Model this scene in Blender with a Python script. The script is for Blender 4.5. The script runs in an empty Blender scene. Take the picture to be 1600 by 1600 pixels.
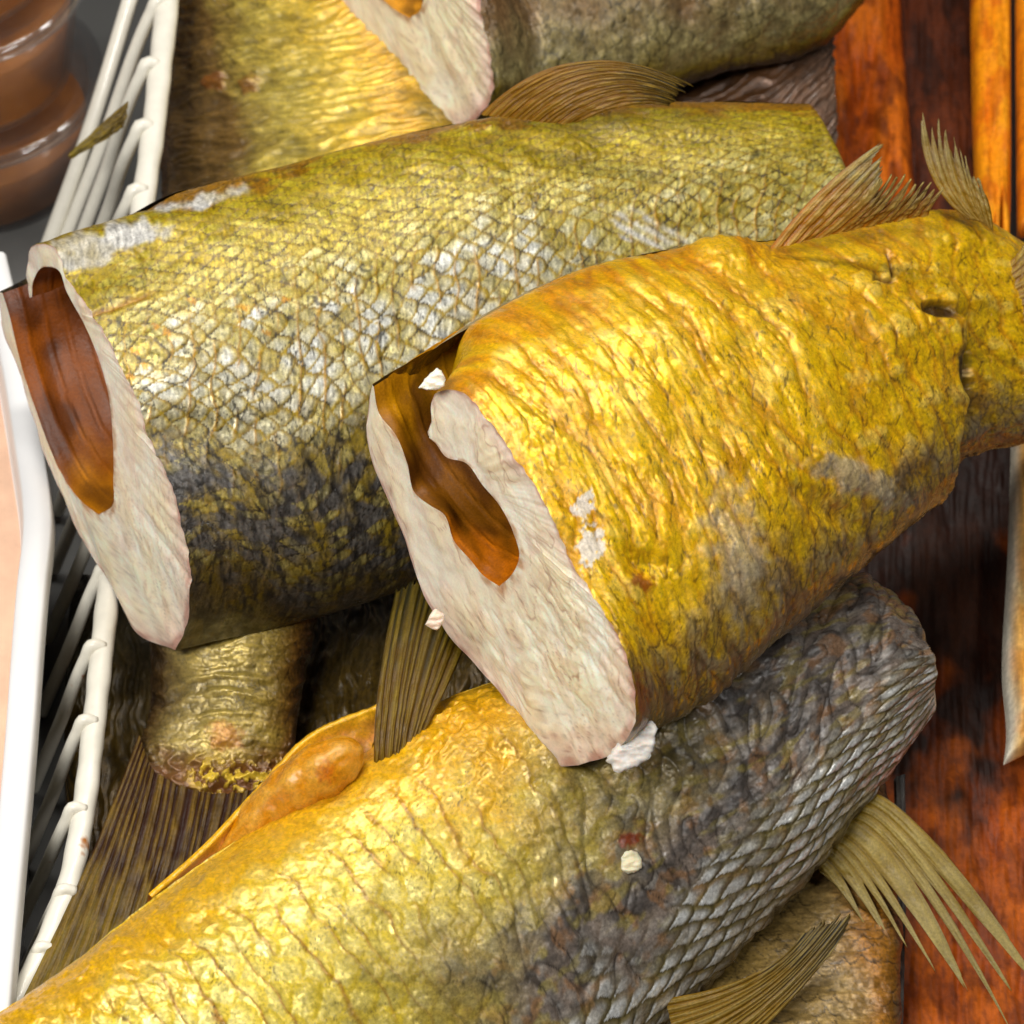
import bpy, math
import numpy as np

# ------------------------------------------------------------------ camera
S = 0.0002                       # metres per design unit
ELEV = math.radians(50)          # camera looks down by this angle
DIST = 0.80
TGT = np.array([0.0, 0.0, 0.09])
FWD = np.array([0.0, math.cos(ELEV), -math.sin(ELEV)])
UPV = np.array([0.0, math.sin(ELEV), math.cos(ELEV)])
RGT = np.array([1.0, 0.0, 0.0])
CAM = TGT - FWD * DIST

scene = bpy.context.scene
COL = scene.collection
cam_data = bpy.data.cameras.new("camera")
cam = bpy.data.objects.new("camera", cam_data)
COL.objects.link(cam)
cam.location = CAM
cam.rotation_euler = (math.pi / 2 - ELEV, 0, 0)
cam_data.sensor_width = 36
cam_data.lens = 90
cam_data.clip_start = 0.01
cam_data.clip_end = 50
cam_data.dof.use_dof = True
cam_data.dof.focus_distance = DIST - 250 * S
cam_data.dof.aperture_fstop = 22.0
scene.camera = cam

# ------------------------------------------------------------------ light
world = bpy.data.worlds.new("World")
scene.world = world
world.use_nodes = True
world.node_tree.nodes["Background"].inputs[0].default_value = (0.95, 0.97, 1.0, 1)
world.node_tree.nodes["Background"].inputs[1].default_value = 0.035


def area_lamp(name, loc, aim, size, size_y, power, col):
    ld = bpy.data.lights.new(name, 'AREA')
    ld.shape = 'RECTANGLE'
    ld.size, ld.size_y, ld.energy, ld.color = size, size_y, power, col
    o = bpy.data.objects.new(name, ld)
    COL.objects.link(o)
    o.location = loc
    v = np.array(aim) - np.array(loc)
    import mathutils
    o.rotation_euler = mathutils.Vector(v).to_track_quat('-Z', 'Y').to_euler()
    return o


area_lamp("front_lamp", (-0.38, -0.46, 0.98), (0, 0.02, 0.08), 0.50, 0.22, 9.8, (1.0, 0.97, 0.93))
area_lamp("back_lamp", (-0.10, 0.40, 1.10), (0, 0.02, 0.08), 0.60, 0.12, 6.6, (1.0, 0.96, 0.90))
area_lamp("side_lamp", (0.52, -0.22, 0.92), (0.05, 0.02, 0.08), 0.22, 0.10, 2.0, (1.0, 0.97, 0.93))
area_lamp("far_lamp", (0.36, 0.55, 1.00), (0.05, 0.02, 0.08), 0.24, 0.10, 2.0, (1.0, 0.97, 0.93))

scene.render.engine = 'CYCLES'
scene.cycles.use_denoising = True
scene.cycles.max_bounces = 6
scene.cycles.transparent_max_bounces = 12
scene.view_settings.view_transform = 'Standard'
scene.view_settings.look = 'None'
scene.view_settings.exposure = 0.0
scene.view_settings.gamma = 1.0

# ------------------------------------------------------------------ helpers
rng = np.random.default_rng(7)
_perm = np.random.default_rng(3).permutation(256)
_perm = np.concatenate([_perm, _perm])
_ang = np.random.default_rng(5).random(256) * 2 * np.pi
_gx, _gy = np.cos(_ang), np.sin(_ang)


def V(x, y, d):
    """design coordinates (right, down, towards viewer) -> world metres"""
    x, y, d = np.broadcast_arrays(np.asarray(x, float), np.asarray(y, float), np.asarray(d, float))
    t = DIST - d * S
    k = (t / DIST)[..., None]
    return CAM + FWD * t[..., None] + RGT * ((x - 800) * S)[..., None] * k + UPV * ((800 - y) * S)[..., None] * k


def H(x, y, z):
    """depth coordinate that puts (x, y) at world height z metres"""
    y = np.asarray(y, float)
    dirz = FWD[2] + UPV[2] * (800 - y) * S / DIST
    t = (z - CAM[2]) / dirz
    return (DIST - t) / S


def lin(c):
    c = np.asarray(c, float) / 255.0
    return np.where(c <= 0.04045, c / 12.92, ((c + 0.055) / 1.055) ** 2.4)


def noise2(x, y, seed=0):
    x = x + seed * 17.13
    y = y + seed * 9.71
    xi = np.floor(x).astype(np.int64)
    yi = np.floor(y).astype(np.int64)
    xf, yf = x - xi, y - yi
    u = xf * xf * xf * (xf * (xf * 6 - 15) + 10)
    v = yf * yf * yf * (yf * (yf * 6 - 15) + 10)

    def g(ix, iy, fx, fy):
        h = _perm[(_perm[ix & 255] + iy) & 255]
        return _gx[h] * fx + _gy[h] * fy
    a = g(xi, yi, xf, yf)
    b = g(xi + 1, yi, xf - 1, yf)
    c = g(xi, yi + 1, xf, yf - 1)
    e = g(xi + 1, yi + 1, xf - 1, yf - 1)
    return 1.5 * ((a + (b - a) * u) * (1 - v) + (c + (e - c) * u) * v)


def fbm(x, y, seed=0, octv=4, gain=0.5):
    r, a, f = 0, 1.0, 1.0
    for k in range(octv):
        r = r + a * noise2(x * f, y * f, seed + 31 * k)
        a *= gain
        f *= 2.03
    return r


def ridge(x, y, seed=0):
    return 1 - np.abs(noise2(x, y, seed)) * 2.2


def sstep(a, b, x):
    t = np.clip((x - a) / (b - a), 0, 1)
    return t * t * (3 - 2 * t)


def mix(a, b, t):
    t = np.asarray(t)[..., None]
    return a * (1 - t) + b * t


def stamp(x, y, cx, cy, rx, ry, ang=0.0, soft=0.5, seed=0, rough=0.5, nscale=25):
    c, s = math.cos(math.radians(ang)), math.sin(math.radians(ang))
    dx, dy = x - cx, y - cy
    q = np.sqrt(((dx * c + dy * s) / rx) ** 2 + ((-dx * s + dy * c) / ry) ** 2)
    q = q + rough * fbm(x / nscale, y / nscale, seed + 77, 3)
    return 1 - sstep(1 - soft, 1 + soft * 0.3, q)


def scale_field(s, t, L, W, seed=0, jit=0.12, p=2.2):
    """overlapping scales: returns edge distance, random id, shingle height, local across"""
    q = s / L + jit * noise2(s / L * 0.9, t / W * 0.9, seed)
    r = t / W + jit * noise2(s / L * 0.9, t / W * 0.9, seed + 5)
    c0 = np.floor(2 * q).astype(np.int64)
    edge = np.zeros_like(q)
    ident = np.zeros_like(q)
    hgt = np.zeros_like(q)
    loc = np.zeros_like(q)
    done = np.zeros(q.shape, bool)
    for k in (-2, -1, 0, 1, 2):
        c = c0 + k
        off = 0.5 * (c & 1)
        j = np.round(r - off)
        rc = j + off
        dq = (q - c * 0.5) / 0.78
        dr = (r - rc) / 0.60
        # blunt rounded tip
        dist = (np.abs(dq) ** p + np.abs(dr) ** p) ** (1 / p)
        m = (dist < 1) & ~done
        edge = np.where(m, 1 - dist, edge)
        hid = _perm[(_perm[(c + seed * 7) & 255] + j.astype(np.int64)) & 255] / 255.0
        ident = np.where(m, hid, ident)
        hgt = np.where(m, 0.5 + 0.5 * dq, hgt)
        loc = np.where(m, dr, loc)
        done |= m
    return edge, ident, hgt, loc


def spline(st, u):
    """Catmull-Rom through rows of st (chord parameter on ring centres)"""
    st = np.asarray(st, float)
    cx = (st[:, 0] + st[:, 2]) / 2
    cy = (st[:, 1] + st[:, 3]) / 2
    p = np.concatenate([[0], np.cumsum(np.hypot(np.hypot(np.diff(cx), np.diff(cy)), np.diff(st[:, 4])))])
    m = np.gradient(st, p, axis=0)
    x = u * p[-1]
    k = np.clip(np.searchsorted(p, x, side='right') - 1, 0, len(p) - 2)
    h = (p[k + 1] - p[k])[:, None]
    t = ((x - p[k]) / h[:, 0])[:, None]
    return ((2 * t ** 3 - 3 * t ** 2 + 1) * st[k] + (t ** 3 - 2 * t ** 2 + t) * h * m[k]
            + (-2 * t ** 3 + 3 * t ** 2) * st[k + 1] + (t ** 3 - t ** 2) * h * m[k + 1]), p[-1]


def curve(pts, n):
    """resampled smooth polyline, equal arc length"""
    pts = np.asarray(pts, float)
    p = np.concatenate([[0], np.cumsum(np.linalg.norm(np.diff(pts, axis=0), axis=1))])
    m = np.gradient(pts, p, axis=0) if len(pts) > 2 else np.repeat(((pts[1] - pts[0]) / p[-1])[None], 2, 0)
    x = np.linspace(0, p[-1], n)
    k = np.clip(np.searchsorted(p, x, side='right') - 1, 0, len(p) - 2)
    h = (p[k + 1] - p[k])[:, None]
    t = ((x - p[k]) / h[:, 0])[:, None]
    return ((2 * t ** 3 - 3 * t ** 2 + 1) * pts[k] + (t ** 3 - 2 * t ** 2 + t) * h * m[k]
            + (-2 * t ** 3 + 3 * t ** 2) * pts[k + 1] + (t ** 3 - t ** 2) * h * m[k + 1])


def grid_normals(P):
    di = np.gradient(P, axis=0)
    dj = np.gradient(P, axis=1)
    n = np.cross(di, dj)
    ln = np.linalg.norm(n, axis=2, keepdims=True)
    return n / np.maximum(ln, 1e-9)


def build(name, verts, faces, mat, parent=None, loc=(0, 0, 0), col=None, surf=None, smooth=True):
    """verts in world metres; one mesh object, local to its thing"""
    me = bpy.data.meshes.new(name)
    verts = np.asarray(verts, float) - np.asarray(loc, float)
    faces = np.asarray(faces)
    nv, nf = len(verts), len(faces)
    w = faces.shape[1]
    me.vertices.add(nv)
    me.vertices.foreach_set("co", verts.ravel().astype(np.float32))
    me.loops.add(nf * w)
    me.loops.foreach_set("vertex_index", faces.ravel().astype(np.int32))
    me.polygons.add(nf)
    me.polygons.foreach_set("loop_start", (np.arange(nf) * w).astype(np.int32))
    me.polygons.foreach_set("use_smooth", np.full(nf, smooth))
    me.update(calc_edges=True)
    for key, arr in (("col", col), ("surf", surf)):
        if arr is not None:
            a = me.attributes.new(key, 'FLOAT_COLOR', 'POINT')
            full = np.ones((nv, 4), np.float32)
            full[:, :3] = arr.reshape(nv, -1)[:, :3]
            a.data.foreach_set("color", full.ravel())
    me.materials.append(mat)
    o = bpy.data.objects.new(name, me)
    COL.objects.link(o)
    if parent is not None:
        o.parent = parent
    else:
        o.location = loc
    return o


def grid_faces(ni, nj, closed=False, flip=False):
    i = np.arange(ni - 1)[:, None]
    j = np.arange(nj if closed else nj - 1)[None]
    j2 = (j + 1) % nj
    a, b, c, d = i * nj + j, i * nj + j2, (i + 1) * nj + j2, (i + 1) * nj + j
    f = np.stack([a, b, c, d], -1).reshape(-1, 4)
    return f[:, ::-1] if flip else f


def thing(name, label, cat, loc, group=None):
    o = bpy.data.objects.new(name, None)
    o.empty_display_size = 0.01
    COL.objects.link(o)
    o.location = loc
    o["label"] = label
    o["category"] = cat
    if group:
        o["group"] = group
    return o


def tag(o, label, cat, group=None):
    o["label"] = label
    o["category"] = cat
    if group:
        o["group"] = group
    return o


# ------------------------------------------------------------------ materials
def new_mat(name):
    m = bpy.data.materials.new(name)
    m.use_nodes = True
    nt = m.node_tree
    return m, nt, nt.nodes["Principled BSDF"], nt.nodes["Material Output"]


def node(nt, typ, **kw):
    n = nt.nodes.new(typ)
    for k, v in kw.items():
        if k.startswith('in_'):
            n.inputs[k[3:].replace('_', ' ')].default_value = v
        else:
            setattr(n, k, v)
    return n


def vertex_material(name, spec=0.5, coat=0.3, coat_rough=0.18, bump=0.25, bscale=900, sss=0.0,
                    sss_r=(1, .5, .25), sss_scale=0.003, transl=0.0, fine=0.18, fine_scale=1400):
    """colour from the painted surface attribute, fine grain and relief from noise"""
    m, nt, b, out = new_mat(name)
    L = nt.links.new
    ac = node(nt, 'ShaderNodeAttribute', attribute_name='col')
    asf = node(nt, 'ShaderNodeAttribute', attribute_name='surf')
    tc = node(nt, 'ShaderNodeTexCoord')
    n1 = node(nt, 'ShaderNodeTexNoise', in_Scale=fine_scale, in_Detail=3.0, in_Roughness=0.6)
    L(tc.outputs['Object'], n1.inputs['Vector'])
    mr = node(nt, 'ShaderNodeMapRange')
    mr.inputs['From Min'].default_value = 0.3
    mr.inputs['From Max'].default_value = 0.7
    mr.inputs['To Min'].default_value = 1 - fine
    mr.inputs['To Max'].default_value = 1 + fine
    L(n1.outputs['Fac'], mr.inputs['Value'])
    mul = node(nt, 'ShaderNodeVectorMath', operation='SCALE')
    L(ac.outputs['Color'], mul.inputs[0])
    L(mr.outputs['Result'], mul.inputs['Scale'])
    L(mul.outputs[0], b.inputs['Base Color'])
    sep = node(nt, 'ShaderNodeSeparateColor')
    L(asf.outputs['Color'], sep.inputs[0])
    L(sep.outputs[0], b.inputs['Roughness'])
    L(sep.outputs[1], b.inputs['Metallic'])
    n2 = node(nt, 'ShaderNodeTexNoise', in_Scale=bscale, in_Detail=4.0, in_Roughness=0.62)
    L(tc.outputs['Object'], n2.inputs['Vector'])
    bp = node(nt, 'ShaderNodeBump', in_Strength=bump, in_Distance=0.0006)
    L(n2.outputs['Fac'], bp.inputs['Height'])
    L(bp.outputs[0], b.inputs['Normal'])
    n3 = node(nt, 'ShaderNodeTexNoise', in_Scale=bscale * 2.6, in_Detail=2.0, in_Roughness=0.55)
    L(tc.outputs['Object'], n3.inputs['Vector'])
    bp2 = node(nt, 'ShaderNodeBump', in_Strength=min(1.0, bump * 3.2), in_Distance=0.0005)
    L(n3.outputs['Fac'], bp2.inputs['Height'])
    L(bp.outputs[0], bp2.inputs['Normal'])
    L(bp2.outputs[0], b.inputs['Coat Normal'])
    n4 = node(nt, 'ShaderNodeTexNoise', in_Scale=130.0, in_Detail=3.0, in_Roughness=0.6)
    L(tc.outputs['Object'], n4.inputs['Vector'])
    mc = node(nt, 'ShaderNodeMapRange')
    mc.inputs['From Min'].default_value = 0.40
    mc.inputs['From Max'].default_value = 0.66
    mc.inputs['To Min'].default_value = coat * 0.25
    mc.inputs['To Max'].default_value = coat * 1.5
    L(n4.outputs['Fac'], mc.inputs['Value'])
    L(mc.outputs['Result'], b.inputs['Coat Weight'])
    b.inputs['Specular IOR Level'].default_value = spec
    b.inputs['Coat Roughness'].default_value = coat_rough
    if sss:
        b.inputs['Subsurface Weight'].default_value = sss
        b.inputs['Subsurface Radius'].default_value = sss_r
        b.inputs['Subsurface Scale'].default_value = sss_scale
    if transl:
        tr = node(nt, 'ShaderNodeBsdfTranslucent')
        L(mul.outputs[0], tr.inputs['Color'])
        mx = node(nt, 'ShaderNodeMixShader')
        mx.inputs[0].default_value = transl
        L(b.outputs[0], mx.inputs[1])
        L(tr.outputs[0], mx.inputs[2])
        L(mx.outputs[0], out.inputs['Surface'])
    return m


M_SKIN = vertex_material("fish_skin", spec=0.4, coat=0.65, coat_rough=0.07, bump=0.25, bscale=650, fine=0.28, fine_scale=1100)
M_FLESH = vertex_material("fish_flesh", coat=0.12, coat_rough=0.3, bump=0.14, bscale=900, sss=0.6,
                          sss_r=(1, .6, .4), sss_scale=0.003, fine=0.06)
M_LINING = vertex_material("belly_lining", spec=0.25, coat=0.06, coat_rough=0.15, bump=0.3, bscale=500)
M_FIN = vertex_material("fin_membrane", coat=0.45, coat_rough=0.12, bump=0.35, bscale=900, transl=0.42)
M_FILLET = vertex_material("smoked_fillet", spec=0.25, coat=0.04, coat_rough=0.3, bump=0.35, bscale=260, fine=0.2, fine_scale=500)


def plain_material(name, col, rough=0.4, spec=0.5, coat=0.0, noise_amt=0.08, nscale=120, bump=0.0, metallic=0.0, stain=None):
    m, nt, b, out = new_mat(name)
    L = nt.links.new
    tc = node(nt, 'ShaderNodeTexCoord')
    n1 = node(nt, 'ShaderNodeTexNoise', in_Scale=nscale, in_Detail=5.0, in_Roughness=0.6)
    L(tc.outputs['Object'], n1.inputs['Vector'])
    cr = node(nt, 'ShaderNodeValToRGB')
    c = lin(col)
    cr.color_ramp.elements[0].position = 0.3
    cr.color_ramp.elements[1].position = 0.7
    cr.color_ramp.elements[0].color = (*(c * (1 - noise_amt)), 1)
    cr.color_ramp.elements[1].color = (*np.clip(c * (1 + noise_amt), 0, 1), 1)
    L(n1.outputs['Fac'], cr.inputs[0])
    src = cr.outputs[0]
    if stain is not None:
        n3 = node(nt, 'ShaderNodeTexNoise', in_Scale=stain[1], in_Detail=3.0)
        L(tc.outputs['Object'], n3.inputs['Vector'])
        r3 = node(nt, 'ShaderNodeValToRGB')
        r3.color_ramp.elements[0].position = stain[2]
        r3.color_ramp.elements[1].position = stain[2] + 0.08
        L(n3.outputs['Fac'], r3.inputs[0])
        mx = node(nt, 'ShaderNodeMixRGB')
        mx.inputs[2].default_value = (*lin(stain[0]), 1)
        L(r3.outputs[0], mx.inputs[0])
        L(src, mx.inputs[1])
        src = mx.outputs[0]
    L(src, b.inputs['Base Color'])
    b.inputs['Roughness'].default_value = rough
    b.inputs['Specular IOR Level'].default_value = spec
    b.inputs['Coat Weight'].default_value = coat
    b.inputs['Metallic'].default_value = metallic
    if bump:
        bp = node(nt, 'ShaderNodeBump', in_Strength=bump, in_Distance=0.0008)
        L(n1.outputs['Fac'], bp.inputs['Height'])
        L(bp.outputs[0], b.inputs['Normal'])
    return m


# ------------------------------------------------------------------ fish body sweep
class Fish:
    """a body swept along stations; ring = centre + a*U + b*N, profile (a, b)"""

    def __init__(self, stations, ni, nj, far=1.0, power=1.0, cap_end=None, cap_start=None,
                 outer=None, inner=None, blend=0.22, gap=0.05, near_frac=0.8, row_power=1.0):
        self.far = far
        u = np.linspace(0, 1, ni) ** row_power
        st, self.length = spline(stations, u)
        self.u = u
        self.C = np.stack([(st[:, 0] + st[:, 2]) / 2, (st[:, 1] + st[:, 3]) / 2, st[:, 4]], 1)
        self.U = np.stack([(st[:, 0] - st[:, 2]) / 2, (st[:, 1] - st[:, 3]) / 2, st[:, 5]], 1)
        self.N = st[:, 6:9]
        nn = int(nj * near_frac)
        nf = nj - nn
        phi = np.concatenate([np.linspace(gap, math.pi, nn), np.linspace(math.pi, 2 * math.pi - gap, nf + 1)[1:]])
        self.phi, self.nn = phi, nn
        a, b = np.cos(phi), np.sin(phi)
        b = np.sign(b) * np.abs(b) ** power
        b = np.where(b < 0, b * far, b)
        self.a = np.repeat(a[None], ni, 0)
        self.b = np.repeat(b[None], ni, 0)
        self.outer_ab = self.inner_ab = None
        if outer is not None:
            w = 1 - sstep(0, blend, u)[:, None]
            oa, ob = self.contour(outer[0], outer[1])
            self.a = self.a * (1 - w) + oa[None] * w
            self.b = self.b * (1 - w) + ob[None] * w
            self.outer_ab = (oa, ob)
            self.inner_ab = self.contour(inner[0], inner[1])
        P = self.place(self.a, self.b)
        if outer is not None:   # ragged cut line
            ax = self.C[6] - self.C[0]
            ax = ax / np.linalg.norm(ax)
            q_ = np.linspace(0, 26, len(phi))
            rag = 4.5 * fbm(q_, 0 * q_, 5, 3) + 4 * np.maximum(noise2(q_ * 1.7, 0 * q_, 9), 0.25)
            P = P + (np.exp(-np.arange(ni) / 5.0)[:, None] * rag[None])[..., None] * ax
        # arc coordinates
        ref = self.place(self.a, self.b)[ni // 3]
        seg = np.linalg.norm(np.diff(ref, axis=0), axis=1)
        self.T = np.repeat(np.concatenate([[0], np.cumsum(seg)])[None], ni, 0)
        self.Sx = np.repeat((u * self.length)[:, None], len(phi), 1)
        self.P = P
        self.ni, self.nj = P.shape[:2]
        n = grid_normals(P)
        outw = P - self.C[:, None, :]
        if np.mean(np.sum(n * outw, 2)) < 0:
            n = -n
            self.flip = False
        else:
            self.flip = True
        self.nrm = n
        self.v = np.repeat((phi / math.pi)[None], self.ni, 0)
        self.X, self.Y = P[..., 0], P[..., 1]
        self.near = sstep(-0.05, 0.15, np.sin(self.v * math.pi))
        self.cap_end, self.cap_start = cap_end, cap_start

    def place(self, a, b):
        return self.C[:, None] + a[..., None] * self.U[:, None] + b[..., None] * self.N[:, None]

    def contour(self, near_pts, far_pts):
        """image outline of the cut -> (a, b) profile in the first ring's plane"""
        C, U, N = self.C[0], self.U[0], self.N[0]
        n_near = self.nn
        n_far = len(self.phi) - n_near
        pn = curve(near_pts, n_near)
        pf = curve(far_pts, n_far + 1)[1:]
        p = np.concatenate([pn, pf]) - C[:2]
        M = np.array([[U[0], N[0]], [U[1], N[1]]])
        ab = np.linalg.solve(M, p.T)
        return ab[0], ab[1]

    def skin(self, name, parent, loc, disp, col, surf, mat):
        P = self.P + self.nrm * disp[..., None]
        ni, nj = P.shape[:2]
        rows, cols, srf = [P], [col], [surf]
        if self.cap_end is not None:
            ax, m = self.cap_end
            dirv = self.C[-1] - self.C[-4]
            dirv /= np.linalg.norm(dirv)
            last = P[-1]
            c = last.mean(0)
            for k in range(1, m + 1):
                t = k / m * math.pi / 2
                sc = max(math.cos(t), 0.02)
                q = c + (last - c) * sc + dirv * ax * math.sin(t)
                rows.append(q[None])
                cols.append(col[-1:])
                srf.append(surf[-1:])
        if self.cap_start is not None:
            ax, m = self.cap_start
            dirv = self.C[0] - self.C[3]
            dirv /= np.linalg.norm(dirv)
            first = P[0]
            c = first.mean(0)
            for k in range(1, m + 1):
                t = k / m * math.pi / 2
                sc = max(math.cos(t), 0.02)
                q = c + (first - c) * sc + dirv * ax * math.sin(t)
                rows.insert(0, q[None])
                cols.insert(0, col[:1])
                srf.insert(0, surf[:1])
        P = np.concatenate(rows)
        col = np.concatenate(cols)
        surf = np.concatenate(srf)
        self.P_final = P
        return build(name, V(P[..., 0], P[..., 1], P[..., 2]).reshape(-1, 3),
                     grid_faces(P.shape[0], nj, closed=self.outer_ab is None, flip=self.flip),
                     mat, parent, loc, col.reshape(-1, 3), surf.reshape(-1, 3))

    def cut(self, name, parent, loc, disp0, nr, colour_fn, push=1.0):
        """flesh between the skin edge and the cavity edge"""
        oa, ob = self.outer_ab
        ia, ib = self.inner_ab
        C, U, N = self.C[0], self.U[0], self.N[0]
        edge = (self.P + self.nrm * disp0[..., None])[0]
        inn = C + ia[:, None] * U + ib[:, None] * N
        r = np.linspace(0, 1, nr)[:, None, None]
        P = edge[None] * (1 - r) + inn[None] * r
        pn = np.cross(U, N)
        pn /= np.linalg.norm(pn)
        axis = self.C[3] - self.C[0]
        if np.dot(pn, axis) > 0:
            pn = -pn
        # natural size coordinates on the cut plane
        un = np.linalg.norm(U)
        rel = P - C
        A = rel @ (U / un)
        Nn = N - U * np.dot(N, U) / un ** 2
        Bq = rel @ (Nn / np.linalg.norm(Nn))
        R = np.repeat(r[..., 0], P.shape[1], 1)
        h, col, surf = colour_fn(A, Bq, R, P)
        h = h + 5 * fbm(A / 16, Bq / 16, 71, 3) * (1 - sstep(0.0, .12, R))
        P = P + pn * (h * np.sin(np.pi * np.clip(R, 0, 1)) ** 0.4 * push)[..., None]
        ni, nj = P.shape[:2]
        return build(name, V(P[..., 0], P[..., 1], P[..., 2]).reshape(-1, 3), grid_faces(ni, nj, flip=False),
                     M_FLESH, parent, loc, col.reshape(-1, 3), surf.reshape(-1, 3))

    def lining(self, name, parent, loc, depth_u, ni, shrink, colour_fn, hollow=1.08):
        ia, ib = self.inner_ab
        k = np.searchsorted(self.u, depth_u)
        idx = np.linspace(0, k, ni)
        lo = np.floor(idx).astype(int)
        hi = np.minimum(lo + 1, k)
        f = (idx - lo)[:, None]
        C = self.C[lo] * (1 - f) + self.C[hi] * f
        U = self.U[lo] * (1 - f) + self.U[hi] * f
        N = self.N[lo] * (1 - f) + self.N[hi] * f
        t = np.linspace(0, 1, ni)[:, None]
        sc = 1 - (1 - shrink) * t ** 1.5
        bmin, bmax = self.b.min(1), self.b.max(1)
        rf = np.interp(idx, np.arange(len(bmin)), bmin / bmin[0])[:, None]
        rn = np.interp(idx, np.arange(len(bmax)), bmax / bmax[0])[:, None]
        fb_ = np.where(ib[None] < 0, np.minimum(rf, 1.0) * 0.96, np.minimum(rn, 1.0))
        fb_ = 1 + (fb_ - 1) * sstep(0, 0.04, t)
        kk = np.exp(-np.linspace(-2.2, 2.2, 91) ** 2)
        kk /= kk.sum()
        sm = lambda q: np.convolve(np.pad(q, 45, mode='edge'), kk, mode='valid')
        wt_ = sstep(0.0, 0.10, t) * sstep(0, .2, np.sin(np.linspace(0, np.pi, len(ia))))[None]
        ia2 = ia[None] * (1 - wt_) + sm(ia)[None] * wt_
        ib2 = ib[None] * (1 - wt_) + sm(ib)[None] * wt_ * hollow
        P = C[:, None] + (ia2 * sc)[..., None] * U[:, None] + (ib2 * fb_ * sc)[..., None] * N[:, None]
        Tt = np.repeat(t, P.shape[1], 1)
        jj = np.repeat(np.linspace(0, 1, P.shape[1])[None], ni, 0)
        h, col, surf = colour_fn(Tt, jj, P)
        n = grid_normals(P)
        if np.mean(np.sum(n * (P - C[:, None]), 2)) > 0:
            n = -n
        P = P + n * (h * sstep(0, 0.06, Tt))[..., None]
        # close the far end
        last = P[-1]
        P = np.concatenate([P, (last.mean(0) + (last - last.mean(0)) * 0.02)[None]])
        col = np.concatenate([col, col[-1:]])
        surf = np.concatenate([surf, surf[-1:]])
        return build(name, V(P[..., 0], P[..., 1], P[..., 2]).reshape(-1, 3), grid_faces(P.shape[0], P.shape[1]),
                     M_LINING, parent, loc, col.reshape(-1, 3), surf.reshape(-1, 3))


def surf_arr(rough, metal):
    return np.stack([np.clip(rough, 0.05, 1), np.clip(metal, 0, 1), np.zeros_like(rough)], -1)


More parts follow.
